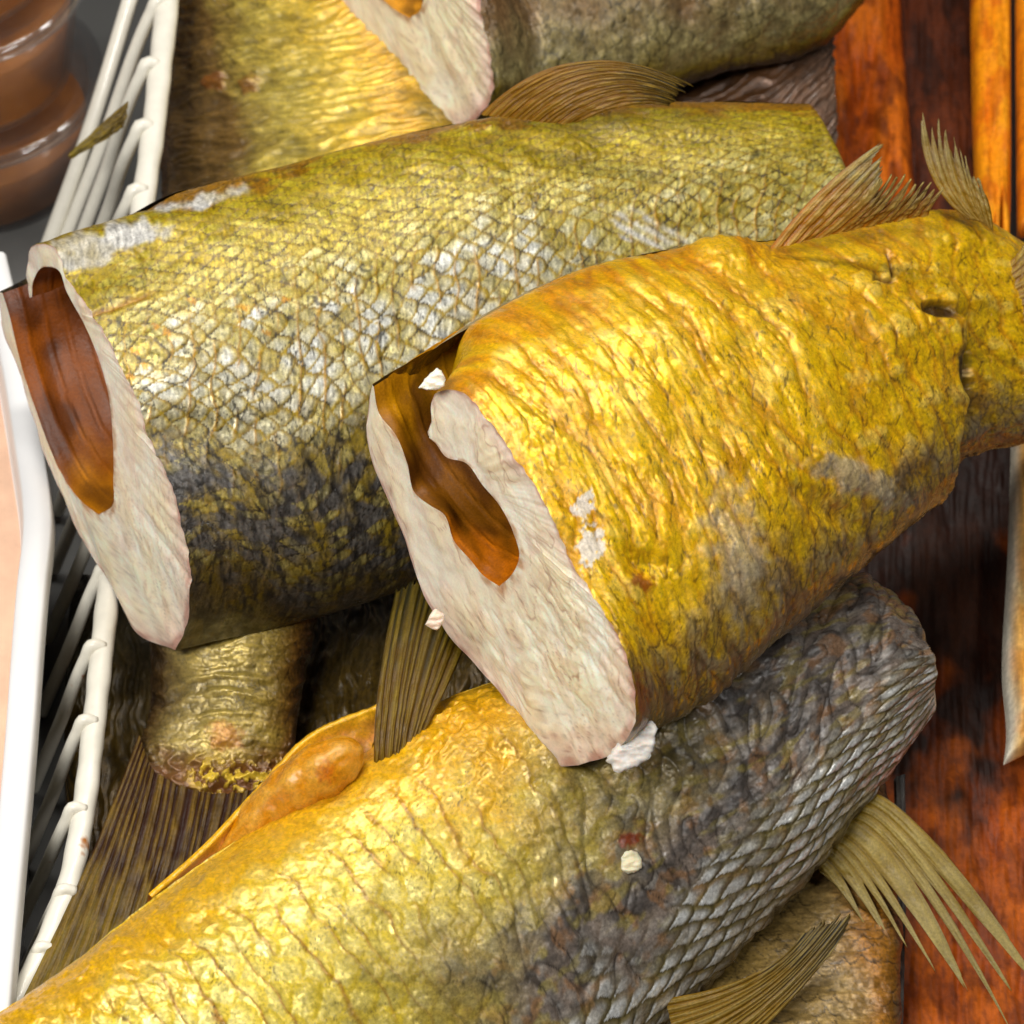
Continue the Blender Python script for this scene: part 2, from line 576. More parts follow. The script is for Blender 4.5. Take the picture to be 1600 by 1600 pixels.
# ------------------------------------------------------------------ fins
def fin(name, parent, loc, base, tip, rays, mid=None, notch=0.0, thick=5.0, relief=5.0, c0=(150, 120, 40), c1=(90, 80, 50),
        cray=(190, 170, 90), nr=70, per=10, seed=0, ragged=0.06, bands=False, sway=0.0, mat=None, tip_pow=1.0):
    """fan of rays from a base line to a tip line; the web ends short of the ray tips by notch"""
    nt = rays * per + 1
    bs = curve(base, nt)
    tp = curve(tip, nt)
    md = curve(mid, nt) if mid is not None else (bs + tp) / 2
    t = np.linspace(0, 1, nt)
    ph = np.clip(t * rays + 0.35 * np.sin(t * rays * 1.7 + seed) * np.sin(np.pi * t), 0, rays)
    if callable(notch):
        notch = notch(t)
    notch = np.broadcast_to(np.asarray(notch, float), t.shape)
    rayk = np.floor(np.clip(ph, 0, rays - 1e-6)).astype(int)
    f = ph - rayk
    pulse = np.sin(np.pi * f) ** 0.8                      # 1 on the ray, 0 in the web
    rr = np.random.default_rng(seed + 50)
    rlen = 1 - ragged * rr.random(rays + 1)[rayk]
    fine = 0.5 + 0.5 * np.sin(2 * np.pi * f * 3)
    rmax = (1 - notch) * (1 - ragged * 0.5 * rr.random(nt)) + (rlen - (1 - notch)) * pulse
    r = np.linspace(0, 1, nr)[:, None] * rmax[None]
    ctl = 2 * md - (bs + tp) / 2
    rs = r[..., None]
    P = (1 - rs) ** 2 * bs[None] + 2 * rs * (1 - rs) * ctl[None] + rs ** 2 * tp[None]
    # rays pinch together towards their own centre line where the web is gone
    if notch.max() > 0.08:
        cidx = ((rayk + 0.5) / rays * (nt - 1)).astype(int)
        ctr_b, ctr_t, ctr_m = bs[cidx], tp[cidx], ctl[cidx]
        Pc = (1 - rs) ** 2 * ctr_b[None] + 2 * rs * (1 - rs) * ctr_m[None] + rs ** 2 * ctr_t[None]
        w = (np.clip((r - (1 - notch)[None] + .05) / (notch[None] + .05), 0, 1) * sstep(.08, .2, notch)[None])[..., None] ** 2.2 * 0.92
        P = P * (1 - w) + Pc * w
    n = grid_normals(P)
    if np.mean(n[..., 2]) < 0:
        n = -n
    Rk = np.repeat(pulse[None], nr, 0)
    rough_n = fbm(r * 8 + seed, np.repeat(ph[None], nr, 0) * 0.8, seed, 3)
    fade = 1 - 0.6 * r
    h = relief * 0.6 * (Rk - 0.5) * fade + 0.6 * (fine[None] - .5) * fade * 2 + 2.0 * rough_n
    front = P + n * (h + thick / 2 * fade)[..., None]
    back = P + n * (h * 0.3 - thick / 2 * fade - 0.5)[..., None]
    ca, cb, cr = lin(c0), lin(c1), lin(cray)
    col = mix(ca, cb, sstep(0.25, 1.0, r + 0.25 * rough_n))
    line = sstep(0.45, 0.95, Rk) * (0.75 + 0.4 * rough_n)
    col = mix(col, cr, np.clip(line * 0.75, 0, 1))
    dark = sstep(0.6, 1.0, 1 - Rk) * (0.5 + 0.5 * rr.random(rays + 1)[rayk])[None]
    col = mix(col, col * 0.6, np.repeat((1 - fine)[None], nr, 0) * 0.45)
    col = mix(col, col * 0.35, dark * 0.8)
    if bands:
        bnd = 0.5 + 0.5 * np.sin(r * 260 + np.repeat(ph[None], nr, 0) * 0.4)
        col = mix(col, col * 0.62, bnd * 0.6 * Rk)
    col = np.clip(col * (1 + 0.2 * rough_n)[..., None], 0, 1)
    sf = surf_arr(0.42 + 0.1 * rough_n, 0 * r)
    # closed strip: front rows then mirrored back rows
    PP = np.concatenate([front, back[::-1]], 0)
    cc = np.concatenate([col, col[::-1]], 0)
    ss = np.concatenate([sf, sf[::-1]], 0)
    return build(name, V(PP[..., 0], PP[..., 1], PP[..., 2]).reshape(-1, 3), grid_faces(PP.shape[0], nt),
                 mat or M_FIN, parent, loc, cc.reshape(-1, 3), ss.reshape(-1, 3))


def tube(pts, rad, n=200, k=14, bump=None):
    """round bar through points (design coordinates), radius may vary"""
    c = curve(pts, n)
    rad = np.broadcast_to(np.asarray(rad, float), (n,)) if np.ndim(rad) == 0 else np.interp(np.linspace(0, 1, n), np.linspace(0, 1, len(rad)), rad)
    tg = np.gradient(c, axis=0)
    tg /= np.linalg.norm(tg, axis=1, keepdims=True)
    ref = np.array([0, 0, 1.0])
    s1 = np.cross(tg, ref)
    s1 /= np.linalg.norm(s1, axis=1, keepdims=True)
    s2 = np.cross(tg, s1)
    a = np.linspace(0, 2 * math.pi, k, endpoint=False)
    rr = rad[:, None] * np.ones(k)[None]
    if bump is not None:
        rr = rr + bump(np.linspace(0, 1, n)[:, None], a[None])
    P = c[:, None] + (np.cos(a)[None] * rr)[..., None] * s1[:, None] + (np.sin(a)[None] * rr)[..., None] * s2[:, None]
    ends = [c[:1, None] + 0.01 * (P[:1] - c[:1, None]), P, c[-1:, None] + 0.01 * (P[-1:] - c[-1:, None])]
    P = np.concatenate(ends)
    return V(P[..., 0], P[..., 1], P[..., 2]).reshape(-1, 3), grid_faces(n + 2, k, closed=True)


def surface_d(F, x, y):
    P = F.P_final.reshape(-1, 3)
    q = np.hypot(P[:, 0] - x, P[:, 1] - y)
    return float(P[q < max(6, q.min() + 2), 2].max())


def base_of(fish_pts):
    w = V(fish_pts[..., 0], fish_pts[..., 1], fish_pts[..., 2]).reshape(-1, 3)
    c = w.mean(0)
    return (float(c[0]), float(c[1]), float(w[:, 2].min()))

# ================================================================== SETTING
GROUND_Z = -0.02
m_counter = plain_material("grey_counter", (92, 92, 90), rough=0.45, noise_amt=0.12, nscale=14)
gv = np.array([[-1.6, -1.2, GROUND_Z], [1.6, -1.2, GROUND_Z], [1.6, 2.0, GROUND_Z], [-1.6, 2.0, GROUND_Z]])
counter = build("counter_surface", gv, [[0, 1, 2, 3]], m_counter, None, (0, 0, 0), smooth=False)
counter["kind"] = "structure"

# ================================================================== FISH SKINS
GOLD, OCHRE, PALE = lin((196, 158, 34)), lin((186, 118, 14)), lin((214, 200, 132))
SILVER, GREY, OLIVE = lin((200, 198, 190)), lin((98, 92, 88)), lin((128, 104, 36))
DKOLIVE, BLACK, BRIGHT = lin((66, 52, 22)), lin((34, 30, 24)), lin((232, 190, 40))
WHITE, ORANGE, BROWN = lin((218, 214, 208)), lin((214, 132, 12)), lin((112, 66, 20))
TAUPE = lin((120, 106, 92))


def base_fields(F, L, W, seed):
    s, t = F.Sx, F.T
    ws = s + 14 * fbm(s / 160, t / 160, seed + 1, 3)
    wt = t + 14 * fbm(s / 160, t / 160, seed + 2, 3)
    e, idn, hg, lc = scale_field(ws, wt, L, W, seed)
    d = dict(e=e, idn=idn, hg=hg, lc=lc)
    d['n_low'] = fbm(s / 220, t / 220, seed + 3, 4)
    d['n_mid'] = fbm(s / 60, t / 60, seed + 4, 4)
    d['n_fine'] = fbm(s / 11, t / 11, seed + 6, 3)
    return d


def wrinkles(F, lam, seed, stretch=7.0, warp=0.7, tilt=0.0):
    s, t = F.Sx + tilt * F.T, F.T
    w = warp * fbm(s / (lam * 5), t / (lam * 5), seed + 11, 3)
    return np.clip(ridge(s / lam + w, t / (lam * stretch), seed + 12), 0, 1)


def billow(F, lam, seed, stretch=8.0, warp=0.8, tilt=0.0):
    """rounded folds (towards 1) parted by sharp furrows (0)"""
    s, t = F.Sx + tilt * F.T, F.T
    w = warp * fbm(s / (lam * 6), t / (lam * 6), seed + 11, 3)
    return np.clip(np.abs(noise2(s / lam + w, t / (lam * stretch), seed + 12)) * 2.2, 0, 1)


def creases(F, lam, seed, width=3.0, wob=0.35, tilt=0.0, keep=0.0, length=140):
    """thin, nearly regular lines running from belly to back"""
    s, t = F.Sx + tilt * F.T, F.T
    ph = s / lam + wob * fbm(s / (lam * 3), t / (lam * 3), seed, 3) + 0.10 * noise2(s / 30, t / 40, seed + 3)
    fr = ph - np.floor(ph) - 0.5
    ln = np.exp(-(fr * lam / width) ** 2)
    br = sstep(-0.15, 0.12, noise2(np.floor(ph) * 3.7, t / length + np.floor(ph) * 1.3, seed + 5) + keep)
    return ln * br, fr


# ------------------------------------------------------------------ fish with scaled green-gold side (upper chunk)
A_ST = [  # Tx Ty  Bx By   d  Ud  nx ny nd
    (60, 384, 276, 1016, -40, -10, 62, -12, 150),
    (250, 308, 470, 972, -105, -10, 60, -10, 165),
    (450, 258, 665, 905, -180, -10, 52, -5, 165),
    (660, 203, 860, 805, -255, -10, 44, 0, 155),
    (850, 176, 1030, 705, -325, -10, 36, 0, 140),
    (1060, 160, 1200, 600, -400, -10, 30, 0, 120),
    (1262, 162, 1370, 500, -470, -10, 24, 0, 95)]
a_near = [(46, 466), (40, 430), (52, 386), (80, 388), (100, 432), (148, 496), (176, 552), (216, 632), (236, 696), (260, 740),
          (280, 812), (294, 880), (292, 956), (276, 1014)]
a_far = [(276, 1014), (224, 996), (168, 912), (132, 852), (80, 740), (48, 656), (24, 572), (0, 508), (-6, 458)]
a_inear = [(50, 464), (52, 440), (66, 418), (88, 420), (104, 456), (132, 508), (154, 560), (170, 620), (176, 684), (177, 752), (174, 792), (154, 804)]
a_ifar = [(154, 804), (128, 784), (92, 732), (78, 700), (56, 640), (36, 580), (24, 532), (14, 490), (4, 458)]
FA = Fish(A_ST, 520, 400, far=1.0, outer=(a_near, a_far), inner=(a_inear, a_ifar), blend=0.20, gap=0.004, cap_end=(16, 10))
locA = base_of(FA.P)
rootA = thing("smoked_fish", "headless smoked fish with green-gold scaled side and empty belly lying on the white wire rack", "fish", locA, "smoked fish in the basket")


def skin_A(F):
    s, t, v, X, Y = F.Sx, F.T, F.v, F.X, F.Y
    n_low, n_mid = fbm(s / 220, t / 220, 3, 4), fbm(s / 60, t / 60, 4, 4)
    n_fine = fbm((s + 0.3 * t) / 6, t / 16, 6, 3)
    ws = s + 12 * fbm(s / 150, t / 150, 1, 3) + 0.34 * t
    k = sstep(0.28, 0.42, v) * (1 - sstep(0.60, 0.72, v))              # tall strips on the flank
    tt = np.cumsum(np.gradient(t, axis=1) / (19 + 17 * k), axis=1)
    wt = tt + 0.5 * fbm(s / 150, t / 150, 2, 3)
    e, idn, hg, lc = scale_field(ws, wt, 46, 1.0, 1, 0.15, 1.55)
    right = sstep(700, 1150, X)
    vw = v + 0.05 * n_low + 0.05 * n_mid + 0.06 * (idn - 0.5) - 0.03 * right
    cell = sstep(0.06, 0.40, e)
    line = (1 - sstep(0.02, 0.20, e)) * np.clip(0.5 + 1.1 * fbm(s / 22, t / 22, 93, 2), 0.08, 1)
    strip, fr = creases(F, 36, 301, 2.4, 0.3, 0.34, 0.1, 90)
    gold, deep = lin((166, 138, 4)), lin((116, 84, 0))
    col = mix(np.broadcast_to(gold, v.shape + (3,)), lin((190, 172, 36)), np.clip(cell * (0.2 + 0.7 * idn), 0, 1))
    col = mix(col, lin((160, 102, 4)), (1 - sstep(0.03, 0.12, vw)) * 0.8)
    pal = sstep(0.18, 0.38, vw) * (1 - sstep(0.50, 0.60, vw))
    col = mix(col, lin((200, 188, 110)), pal * cell * (0.3 + 0.5 * idn))
    silver = np.exp(-((vw - 0.47) / 0.085) ** 2) * (1 - 0.75 * right)
    col = mix(col, lin((204, 206, 204)), np.clip(silver * cell * (0.5 + 0.45 * idn) * (0.9 + 0.8 * n_mid), 0, 0.85))
    gz = sstep(0.49, 0.60, vw)
    gcol = mix(lin((84, 82, 84)), lin((128, 106, 26)), np.clip(0.38 + 1.0 * n_mid + 1.1 * (idn - .5), 0, 1))
    gcol = mix(gcol, lin((170, 158, 96)), np.clip(cell * (idn - 0.6) * 1.8, 0, .7))
    col = mix(col, gcol, gz * 0.95)
    col = mix(col, lin((58, 42, 10)), sstep(0.74, 0.92, vw) * 0.75)
    # ochre joints, then broken black ones
    col = mix(col, deep, line * 0.85 * (1 - 0.5 * gz))
    col = mix(col, lin((170, 124, 4)), strip * (0.15 + 0.75 * k) * (1 - 0.6 * gz) * sstep(.1, .2, v))
    br = sstep(-0.05, 0.25, fbm(s / 26, t / 26, 41, 3) + 0.30 * sstep(0.08, .5, v) - 0.10)
    col = mix(col, BLACK * .8, np.clip(line * br * (0.6 + 0.5 * sstep(0.1, 0.6, v)), 0, .95) * F.near)
    for q, (aa, bb) in enumerate(((1.0, 0.55), (0.8, -0.5))):
        th = ridge((s * aa + t * bb) / 30 + 0.5 * n_mid, (t * aa - s * bb) / 110, 51 + q)
        thread = sstep(0.88, 0.985, th) * sstep(-0.1, 0.2, fbm(s / 80, t / 80, 55 + q, 2) + 0.35 * gz) * sstep(0.12, 0.4, v)
        col = mix(col, BLACK * .8, thread * 0.85)
    blotch = sstep(0.05, 0.35, fbm(s / 14, t / 40, 57, 3)) * sstep(0.5, 0.62, vw)
    col = mix(col, lin((36, 33, 32)), blotch * 0.7)
    # rubbed white skin and silver scratches
    wp = stamp(X, Y, 150, 385, 100, 28, -18, 0.5, 1, 0.7, 40) + stamp(X, Y, 310, 312, 70, 13, -14, 0.6, 2, .6, 40) \
        + stamp(X, Y, 1010, 362, 80, 22, 25, 0.5, 3, 0.7) * (0.55 + 0.45 * np.sin(X * .2 - Y * .35))
    wp = np.clip(wp, 0, 1) * F.near
    col = mix(col, mix(lin((206, 204, 198)), lin((170, 160, 130)), np.clip(.3 + n_mid, 0, 1)), wp * .95)
    osp = sum(stamp(X, Y, a, b, 8, 5, 20, 0.4, 4, 0.6, 9) for a, b in ((212, 548), (228, 572), (205, 590), (245, 510), (300, 470), (445, 468), (380, 480), (415, 520), (260, 520)))
    col = mix(col, lin((204, 142, 0)), np.clip(osp, 0, 1) * 0.8 * F.near)
    col = col * np.clip(0.80 + 0.42 * n_fine + 0.15 * n_mid, .2, 1.5)[..., None]
    # relief
    disp = 5 * n_low + 1.6 * n_mid + 0.8 * (idn - 0.5) * lc + 1.1 * (hg - 0.5) - 0.8 * line + 1.6 * strip * (0.3 + 0.7 * k) + 0.5 * n_fine
    disp += 5 * stamp(X, Y, 745, 262, 52, 20, 18, 0.3, 6, 0.1) + 4 * stamp(X, Y, 690, 268, 38, 14, 15, 0.3, 6, 0.1) + 4 * stamp(X, Y, 905, 235, 36, 18, 20, .3, 7, .2)
    disp += 6 * stamp(X, Y, 760, 190, 45, 18, -20, 0.6, 8, 0.3)
    fold = np.exp(-((Y - (505 - 0.33 * (X - 100))) / 5) ** 2) * sstep(90, 130, X) * (1 - sstep(210, 260, X)) * F.near
    disp -= 5 * fold
    col = mix(col, lin((150, 96, 6)), fold * 0.7)
    rough = 0.36 + 0.10 * n_mid + 0.2 * wp + 0.1 * line
    metal = (0.30 + 0.2 * silver) * cell * (1 - wp) * (1 - .6 * gz)
    return disp * (0.3 + 0.7 * F.near), np.clip(col, 0.003, 1), surf_arr(rough, metal)


dA, cA, sA = skin_A(FA)
FA.skin("skin", rootA, locA, dA, cA, sA, M_SKIN)

F_WHITE, F_PINK, F_CREAM, F_ROSE, F_TAN = lin((252, 242, 222)), lin((238, 212, 192)), lin((246, 230, 192)), lin((176, 112, 98)), lin((186, 130, 70))


def flesh_fn(seed, flaky=1.0, amp=9.0, warm=0.0):
    def fn(A, B, R, P):
        wA = A + 10 * fbm(A / 50, B / 50, seed, 3)
        wB = B + 10 * fbm(A / 50, B / 50, seed + 1, 3)
        n_low = fbm(wA / 110, wB / 70, seed + 2, 3)
        blk = np.abs(noise2(wA / 64, wB / 34, seed + 3)) * 2
        blk2 = np.abs(noise2(wA / 30, wB / 17, seed + 6)) * 2
        fib = fbm(wA / 30, wB / 8, seed + 4, 3)
        thick = sstep(0.1, 0.45, np.minimum(R, 1 - R) * 2)
        crack = (1 - sstep(0.02, 0.14, blk)) * sstep(-0.1, 0.3, n_low)
        zone = 0.18 + 0.82 * (1 - sstep(-140, 40, A + 40 * n_low))
        h = amp * (n_low * 0.7 + zone * flaky * thick * (0.55 * np.minimum(blk, .5) + 0.25 * blk2 * sstep(-.1, .4, n_low) + 0.22 * fib))
        col = np.broadcast_to(F_WHITE, R.shape + (3,)).copy()
        col = mix(col, F_CREAM, np.clip(0.35 + 0.8 * n_low + warm, 0, 1))
        col = mix(col, F_PINK, np.clip((1 - sstep(0.05, 0.28, R)) * (0.75 + 0.6 * n_low), 0, 0.9))
        col = mix(col, F_ROSE, np.clip((1 - sstep(0.015, 0.07, R)) * (0.6 + 0.9 * fbm(A / 40, B / 40, seed + 9, 2)), 0, 0.7))
        col = mix(col, F_TAN, np.clip(sstep(0.92, 1.0, R) * (0.5 + 1.2 * fbm(A / 25, B / 25, seed + 8, 3)), 0, 0.8))
        col = mix(col, F_ROSE, np.clip(sstep(0.25, 0.6, fbm(A / 60, B / 38, seed + 12, 3)) * 0.2, 0, 1))
        col = mix(col, lin((160, 104, 84)), crack * 0.6 * flaky)
        tear = sstep(.25, .6, fbm(wA / 26, wB / 9, seed + 21, 3))
        col = mix(col, F_PINK, (1 - zone) * .25)
        col = mix(col, lin((226, 198, 160)), tear * .35 * thick * zone)
        col = mix(col, lin((150, 92, 30)), sstep(.90, 1., R) * zone * sstep(0, .4, fbm(A / 14, B / 14, seed + 31, 3)) * .7)
        flk = np.abs(noise2(wA / 40, wB / 13, seed + 41))
        col = col * np.clip(1 + 0.10 * fib + zone * (0.28 * flk - 0.08) - .18 * zone * (1 - sstep(.0, .08, flk)), .5, 1.1)[..., None]
        return h, np.clip(col, 0.01, 0.95), surf_arr(0.5 + 0.1 * fib, 0 * R)
    return fn


def lining_fn(seed, ribs=9, c_top=(120, 66, 16), c_mid=(168, 98, 18), c_low=(196, 132, 30), tilt=0.25):
    def fn(t, j, P):
        n1 = fbm(t * 9, j * 22, seed, 3)
        q = t * ribs + tilt * ribs * (j - 0.5) + 0.10 * n1 + 0.3 * np.sin(j * 9)
        line = np.abs(((q + 0.5) % 1.0) - 0.5) * 2
        rib = 1 - sstep(0.02, 0.22, line)
        fine_ = fbm(t * 60, j * 8, seed + 6, 2)
        h = 2.4 * rib + 2.5 * fbm(t * 5, j * 9, seed + 7, 3) + 0.3 * fine_
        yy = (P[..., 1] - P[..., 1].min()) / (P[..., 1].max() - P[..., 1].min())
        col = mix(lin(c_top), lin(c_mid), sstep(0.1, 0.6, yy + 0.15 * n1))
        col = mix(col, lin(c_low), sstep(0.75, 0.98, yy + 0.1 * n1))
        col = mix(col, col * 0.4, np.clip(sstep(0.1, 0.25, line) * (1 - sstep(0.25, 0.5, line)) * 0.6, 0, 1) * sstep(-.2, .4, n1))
        col = mix(col, col * 1.7, rib * .35)
        col = mix(col, lin((60, 26, 6)), sstep(0.15, 0.6, fbm(t * 6, j * 14, seed + 4, 3)) * 0.6)
        return h, np.clip(col * (1 + 0.2 * n1 + 0.08 * fine_)[..., None], 0, 1), surf_arr(0.46 + 0.1 * n1, 0 * t)
    return fn


FA.cut("cut_flesh", rootA, locA, dA, 60, flesh_fn(3, 0.45, 4.0, 0.0))
FA.lining("belly_lining", rootA, locA, 0.42, 150, 0.96, lining_fn(5, 19, (84, 36, 4), (134, 68, 4), (180, 112, 6), 0.12))

fin("anal_fin", rootA, locA,
    base=[(752, 178, -200), (790, 182, -195), (850, 190, -190), (905, 190, -190)],
    mid=[(905, 96, -150), (930, 112, -150), (960, 140, -160), (980, 165, -170)],
    tip=[(1086, 134, -190), (1082, 142, -190), (1070, 152, -195), (1050, 166, -200)],
    rays=14, notch=0.03, thick=6, relief=4, c0=(178, 122, 12), c1=(56, 52, 30), cray=(176, 140, 44), seed=3)

# ------------------------------------------------------------------ bright golden chunk in front
B_ST = [
    (636, 588, 925, 1197, 330, -15, 112, -10, 150),
    (760, 494, 1050, 1122, 250, -15, 104, -5, 175),
    (900, 424, 1180, 1025, 165, -15, 92, 0, 180),
    (1060, 388, 1300, 915, 70, -10, 76, 0, 170),
    (1230, 372, 1420, 800, -40, -5, 58, 0, 145),
    (1400, 338, 1510, 715, -160, 0, 42, 0, 120),
    (1515, 334, 1592, 696, -240, 0, 30, 0, 100),
    (1625, 392, 1690, 672, -310, 0, 30, 0, 90),
    (1750, 440, 1790, 630, -390, 0, 24, 0, 60)]
b_near = [(668, 682), (672, 650), (676, 616), (700, 608), (728, 618), (754, 649), (784, 688), (824, 749), (859, 806), (894, 881), (920, 920),
          (955, 973), (977, 1025), (988, 1086), (981, 1148), (951, 1183), (907, 1196)]
b_far = [(907, 1196), (863, 1196), (824, 1148), (780, 1086), (745, 1043), (688, 977), (666, 942), (640, 872), (609, 793), (583, 732), (572, 675), (574, 630), (578, 603)]
b_inear = [(670, 684), (678, 690), (697, 714), (727, 723), (754, 758), (780, 789), (802, 832), (811, 872), (798, 900), (780, 916)]
b_ifar = [(780, 916), (754, 898), (736, 876), (710, 846), (692, 802), (671, 789), (649, 771), (636, 723), (618, 679), (592, 645), (584, 604)]
FB = Fish(B_ST, 480, 400, far=1.1, outer=(b_near, b_far), inner=(b_inear, b_ifar), blend=0.11, gap=0.004, cap_end=(20, 10))
locB = base_of(FB.P)
rootB = thing("smoked_fish", "bright golden wrinkled smoked fish lying on top with ragged white cut end facing front", "fish", locB, "smoked fish in the basket")


def skin_B(F):
    s, t, v, X, Y = F.Sx, F.T, F.v, F.X, F.Y
    f = base_fields(F, 60, 38, 21)
    vw = v + 0.07 * f['n_low'] + 0.06 * f['n_mid']
    bl = billow(F, 58, 23, 6.5, 0.9, -0.10)
    bl2 = billow(F, 27, 29, 6, 0.8, 0.05)
    de, did, dh, dl = scale_field(s + 16 * fbm(s / 120, t / 120, 95, 3) + 0.12 * t, t + 14 * fbm(s / 120, t / 120, 96, 3), 38, 66, 97, 0.25, 1.7)
    dab = sstep(0.05, 0.5, de)
    c1, fr1 = creases(F, 26, 401, 3.0, 0.9, -0.06, 0.02, 90)
    c2, fr2 = creases(F, 15, 405, 2.2, 1.2, 0.10, -0.08, 60)
    midz = sstep(0.10, 0.26, v)
    streak = fbm((s - .1 * t) / 7, t / 40, 98, 3)
    edge = 1 - sstep(0.03, 0.13, f['e'])
    cell = sstep(0.06, 0.45, f['e'])
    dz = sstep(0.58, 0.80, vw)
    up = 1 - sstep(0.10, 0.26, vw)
    col = np.broadcast_to(lin((224, 170, 0)), v.shape + (3,)).copy()
    col = mix(col, lin((210, 138, 0)), np.clip(up * (0.9 - 0.5 * sstep(1100, 1300, X)), 0, 1))
    col = mix(col, lin((226, 184, 10)), np.clip(sstep(0.35, 0.85, bl) * 0.6, 0, 1))
    col = mix(col, lin((230, 188, 16)), dab * (0.1 + .9 * did) * (1 - .6 * up) * .9)
    col = mix(col, lin((226, 196, 90)), np.clip(sstep(0.3, 0.7, f['n_mid'] + 0.3 * dab * did) * 0.5, 0, 1) * (1 - up))
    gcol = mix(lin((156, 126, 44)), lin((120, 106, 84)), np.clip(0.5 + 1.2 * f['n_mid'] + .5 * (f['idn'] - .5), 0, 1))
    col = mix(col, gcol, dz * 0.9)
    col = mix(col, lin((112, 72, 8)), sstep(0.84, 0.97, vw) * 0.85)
    fleck = sstep(0.28, 0.5, fbm(s / 14, t / 30, 71, 3)) * sstep(0.62, 0.8, v)
    col = mix(col, lin((214, 166, 16)), fleck * 0.8)
    fur = 1 - sstep(0.04, 0.30, bl)
    fur2 = 1 - sstep(0.03, 0.18, bl2)
    col = mix(col, lin((180, 112, 0)), np.clip(fur * 0.45 + fur2 * 0.15, 0, 1) * (1 - 0.6 * dz))
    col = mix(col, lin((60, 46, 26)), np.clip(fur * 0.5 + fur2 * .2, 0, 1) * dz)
    dline = (1 - sstep(0.02, 0.2, de)) * sstep(.14, .3, v)
    col = mix(col, lin((168, 104, 0)), np.clip(c1 * .45 + c2 * .2, 0, 1) * midz * (1 - .5 * dz))
    col = mix(col, lin((60, 48, 24)), np.clip(c1 * .7 + c2 * .5, 0, 1) * dz * .8)
    col = mix(col, lin((120, 76, 0)), dline * .15 * (1 - dz))
    col = mix(col, lin((56, 44, 20)), dline * sstep(0.0, .3, fbm(s / 30, t / 30, 99, 3) + .3 * dz - .06) * .7)
    thr = ridge(s / 16 + f['n_mid'], t / 22 + f['n_mid'], 75)
    dash = sstep(0.88, 0.99, thr) * sstep(0.0, 0.35, fbm(s / 70, t / 70, 76, 2)) * sstep(0.2, 0.45, v)
    col = mix(col, lin((50, 44, 30)), dash * 0.75)
    col = mix(col, lin((52, 44, 34)), edge * sstep(0.5, 0.75, v) * sstep(-0.1, 0.3, fbm(s / 40, t / 40, 77, 2)) * 0.65)
    grey = stamp(X, Y, 1330, 745, 80, 32, 28, 0.6, 5, 0.5) + 0.8 * stamp(X, Y, 1150, 860, 50, 120, -10, 0.8, 6, 0.5)
    col = mix(col, lin((176, 164, 140)), np.clip(grey, 0, 1) * 0.7 * F.near)
    rust = stamp(X, Y, 1003, 908, 22, 16, 10, 0.5, 9, 0.5, 12) + stamp(X, Y, 1000, 1090, 16, 46, -5, 0.6, 10, 0.5, 12) * 0.7
    col = mix(col, lin((140, 66, 16)), np.clip(rust, 0, 1) * 0.85 * F.near)
    # torn white skin patches
    wp = stamp(X, Y, 922, 852, 20, 34, 10, 0.25, 11, 0.7, 14) + stamp(X, Y, 910, 790, 16, 22, 30, 0.25, 12, 0.7, 12)
    col = mix(col, lin((206, 200, 190)), np.clip(wp, 0, 1) * 0.85 * F.near)
    # vent pits
    pit = stamp(X, Y, 1464, 488, 40, 16, 8, 0.6, 13, 0.12, 30) + stamp(X, Y, 1510, 590, 22, 78, -8, 0.6, 14, 0.12, 30)
    pit = np.clip(pit, 0, 1) * F.near
    col = mix(col, lin((44, 26, 14)), pit * 0.95)
    crk = np.exp(-((X - (1385 + 10 * np.sin((Y - 385) / 26))) / 3.5) ** 2) * sstep(384, 396, Y) * (1 - sstep(428, 440, Y)) * F.near
    crk2 = np.exp(-((Y - (438 + 0.1 * (X - 1380))) / 3.5) ** 2) * sstep(1360, 1370, X) * (1 - sstep(1395, 1402, X)) * F.near
    crk = np.clip(crk + crk2, 0, 1)
    col = mix(col, lin((70, 36, 10)), crk * 0.9)
    col = col * np.clip(1 + 0.2 * streak + 0.1 * f['n_fine'] + 0.10 * f['n_mid'], .3, 1.6)[..., None]
    disp = 7 * f['n_low'] + 2.0 * f['n_mid'] + 4.6 * (bl ** 0.8 - 0.5) * sstep(0.06, 0.28, v) * (0.35 + 0.9 * sstep(-.3, .3, f['n_low'])) + 1.4 * (bl2 - 0.5) \
        + 0.4 * f['n_fine'] + 0.5 * streak + 0.45 * dab * (.3 + did) + 0.3 * (dh - .5) - 1.1 * c1 * midz - 0.3 * c2 * midz
    # loose flap ending in a step before the tail stalk
    xe = 1492 + 16 * np.sin((Y - 480) / 60)
    lip = 1 - sstep(-7, 7, X - xe)
    zone = sstep(455, 500, Y)
    disp += (lip * 26 * np.exp(-np.clip(xe - X, 0, 999) / 130) - 12 * (1 - lip) * np.exp(-np.clip(X - xe, 0, 999) / 90)) * zone * F.near
    disp -= 20 * pit + 8 * crk
    disp += 16 * stamp(X, Y, 1140, 395, 70, 28, 6, 0.8, 15, 0.2) + 10 * stamp(X, Y, 1330, 742, 70, 26, 28, 0.8, 16, 0.2)
    disp -= 12 * stamp(X, Y, 1285, 790, 80, 22, 30, 0.9, 17, 0.2)
    disp -= 12 * stamp(X, Y, 1010, 880, 46, 24, 15, 0.9, 18, 0.2)
    rough = 0.29 + 0.08 * f['n_mid']
    return disp * (0.3 + 0.7 * F.near), np.clip(col, 0.004, 1), surf_arr(rough, (0.20 + 0.15 * dab * did) * (1 - np.clip(wp, 0, 1)) * (1 - .4 * dz) + .3 * fleck)


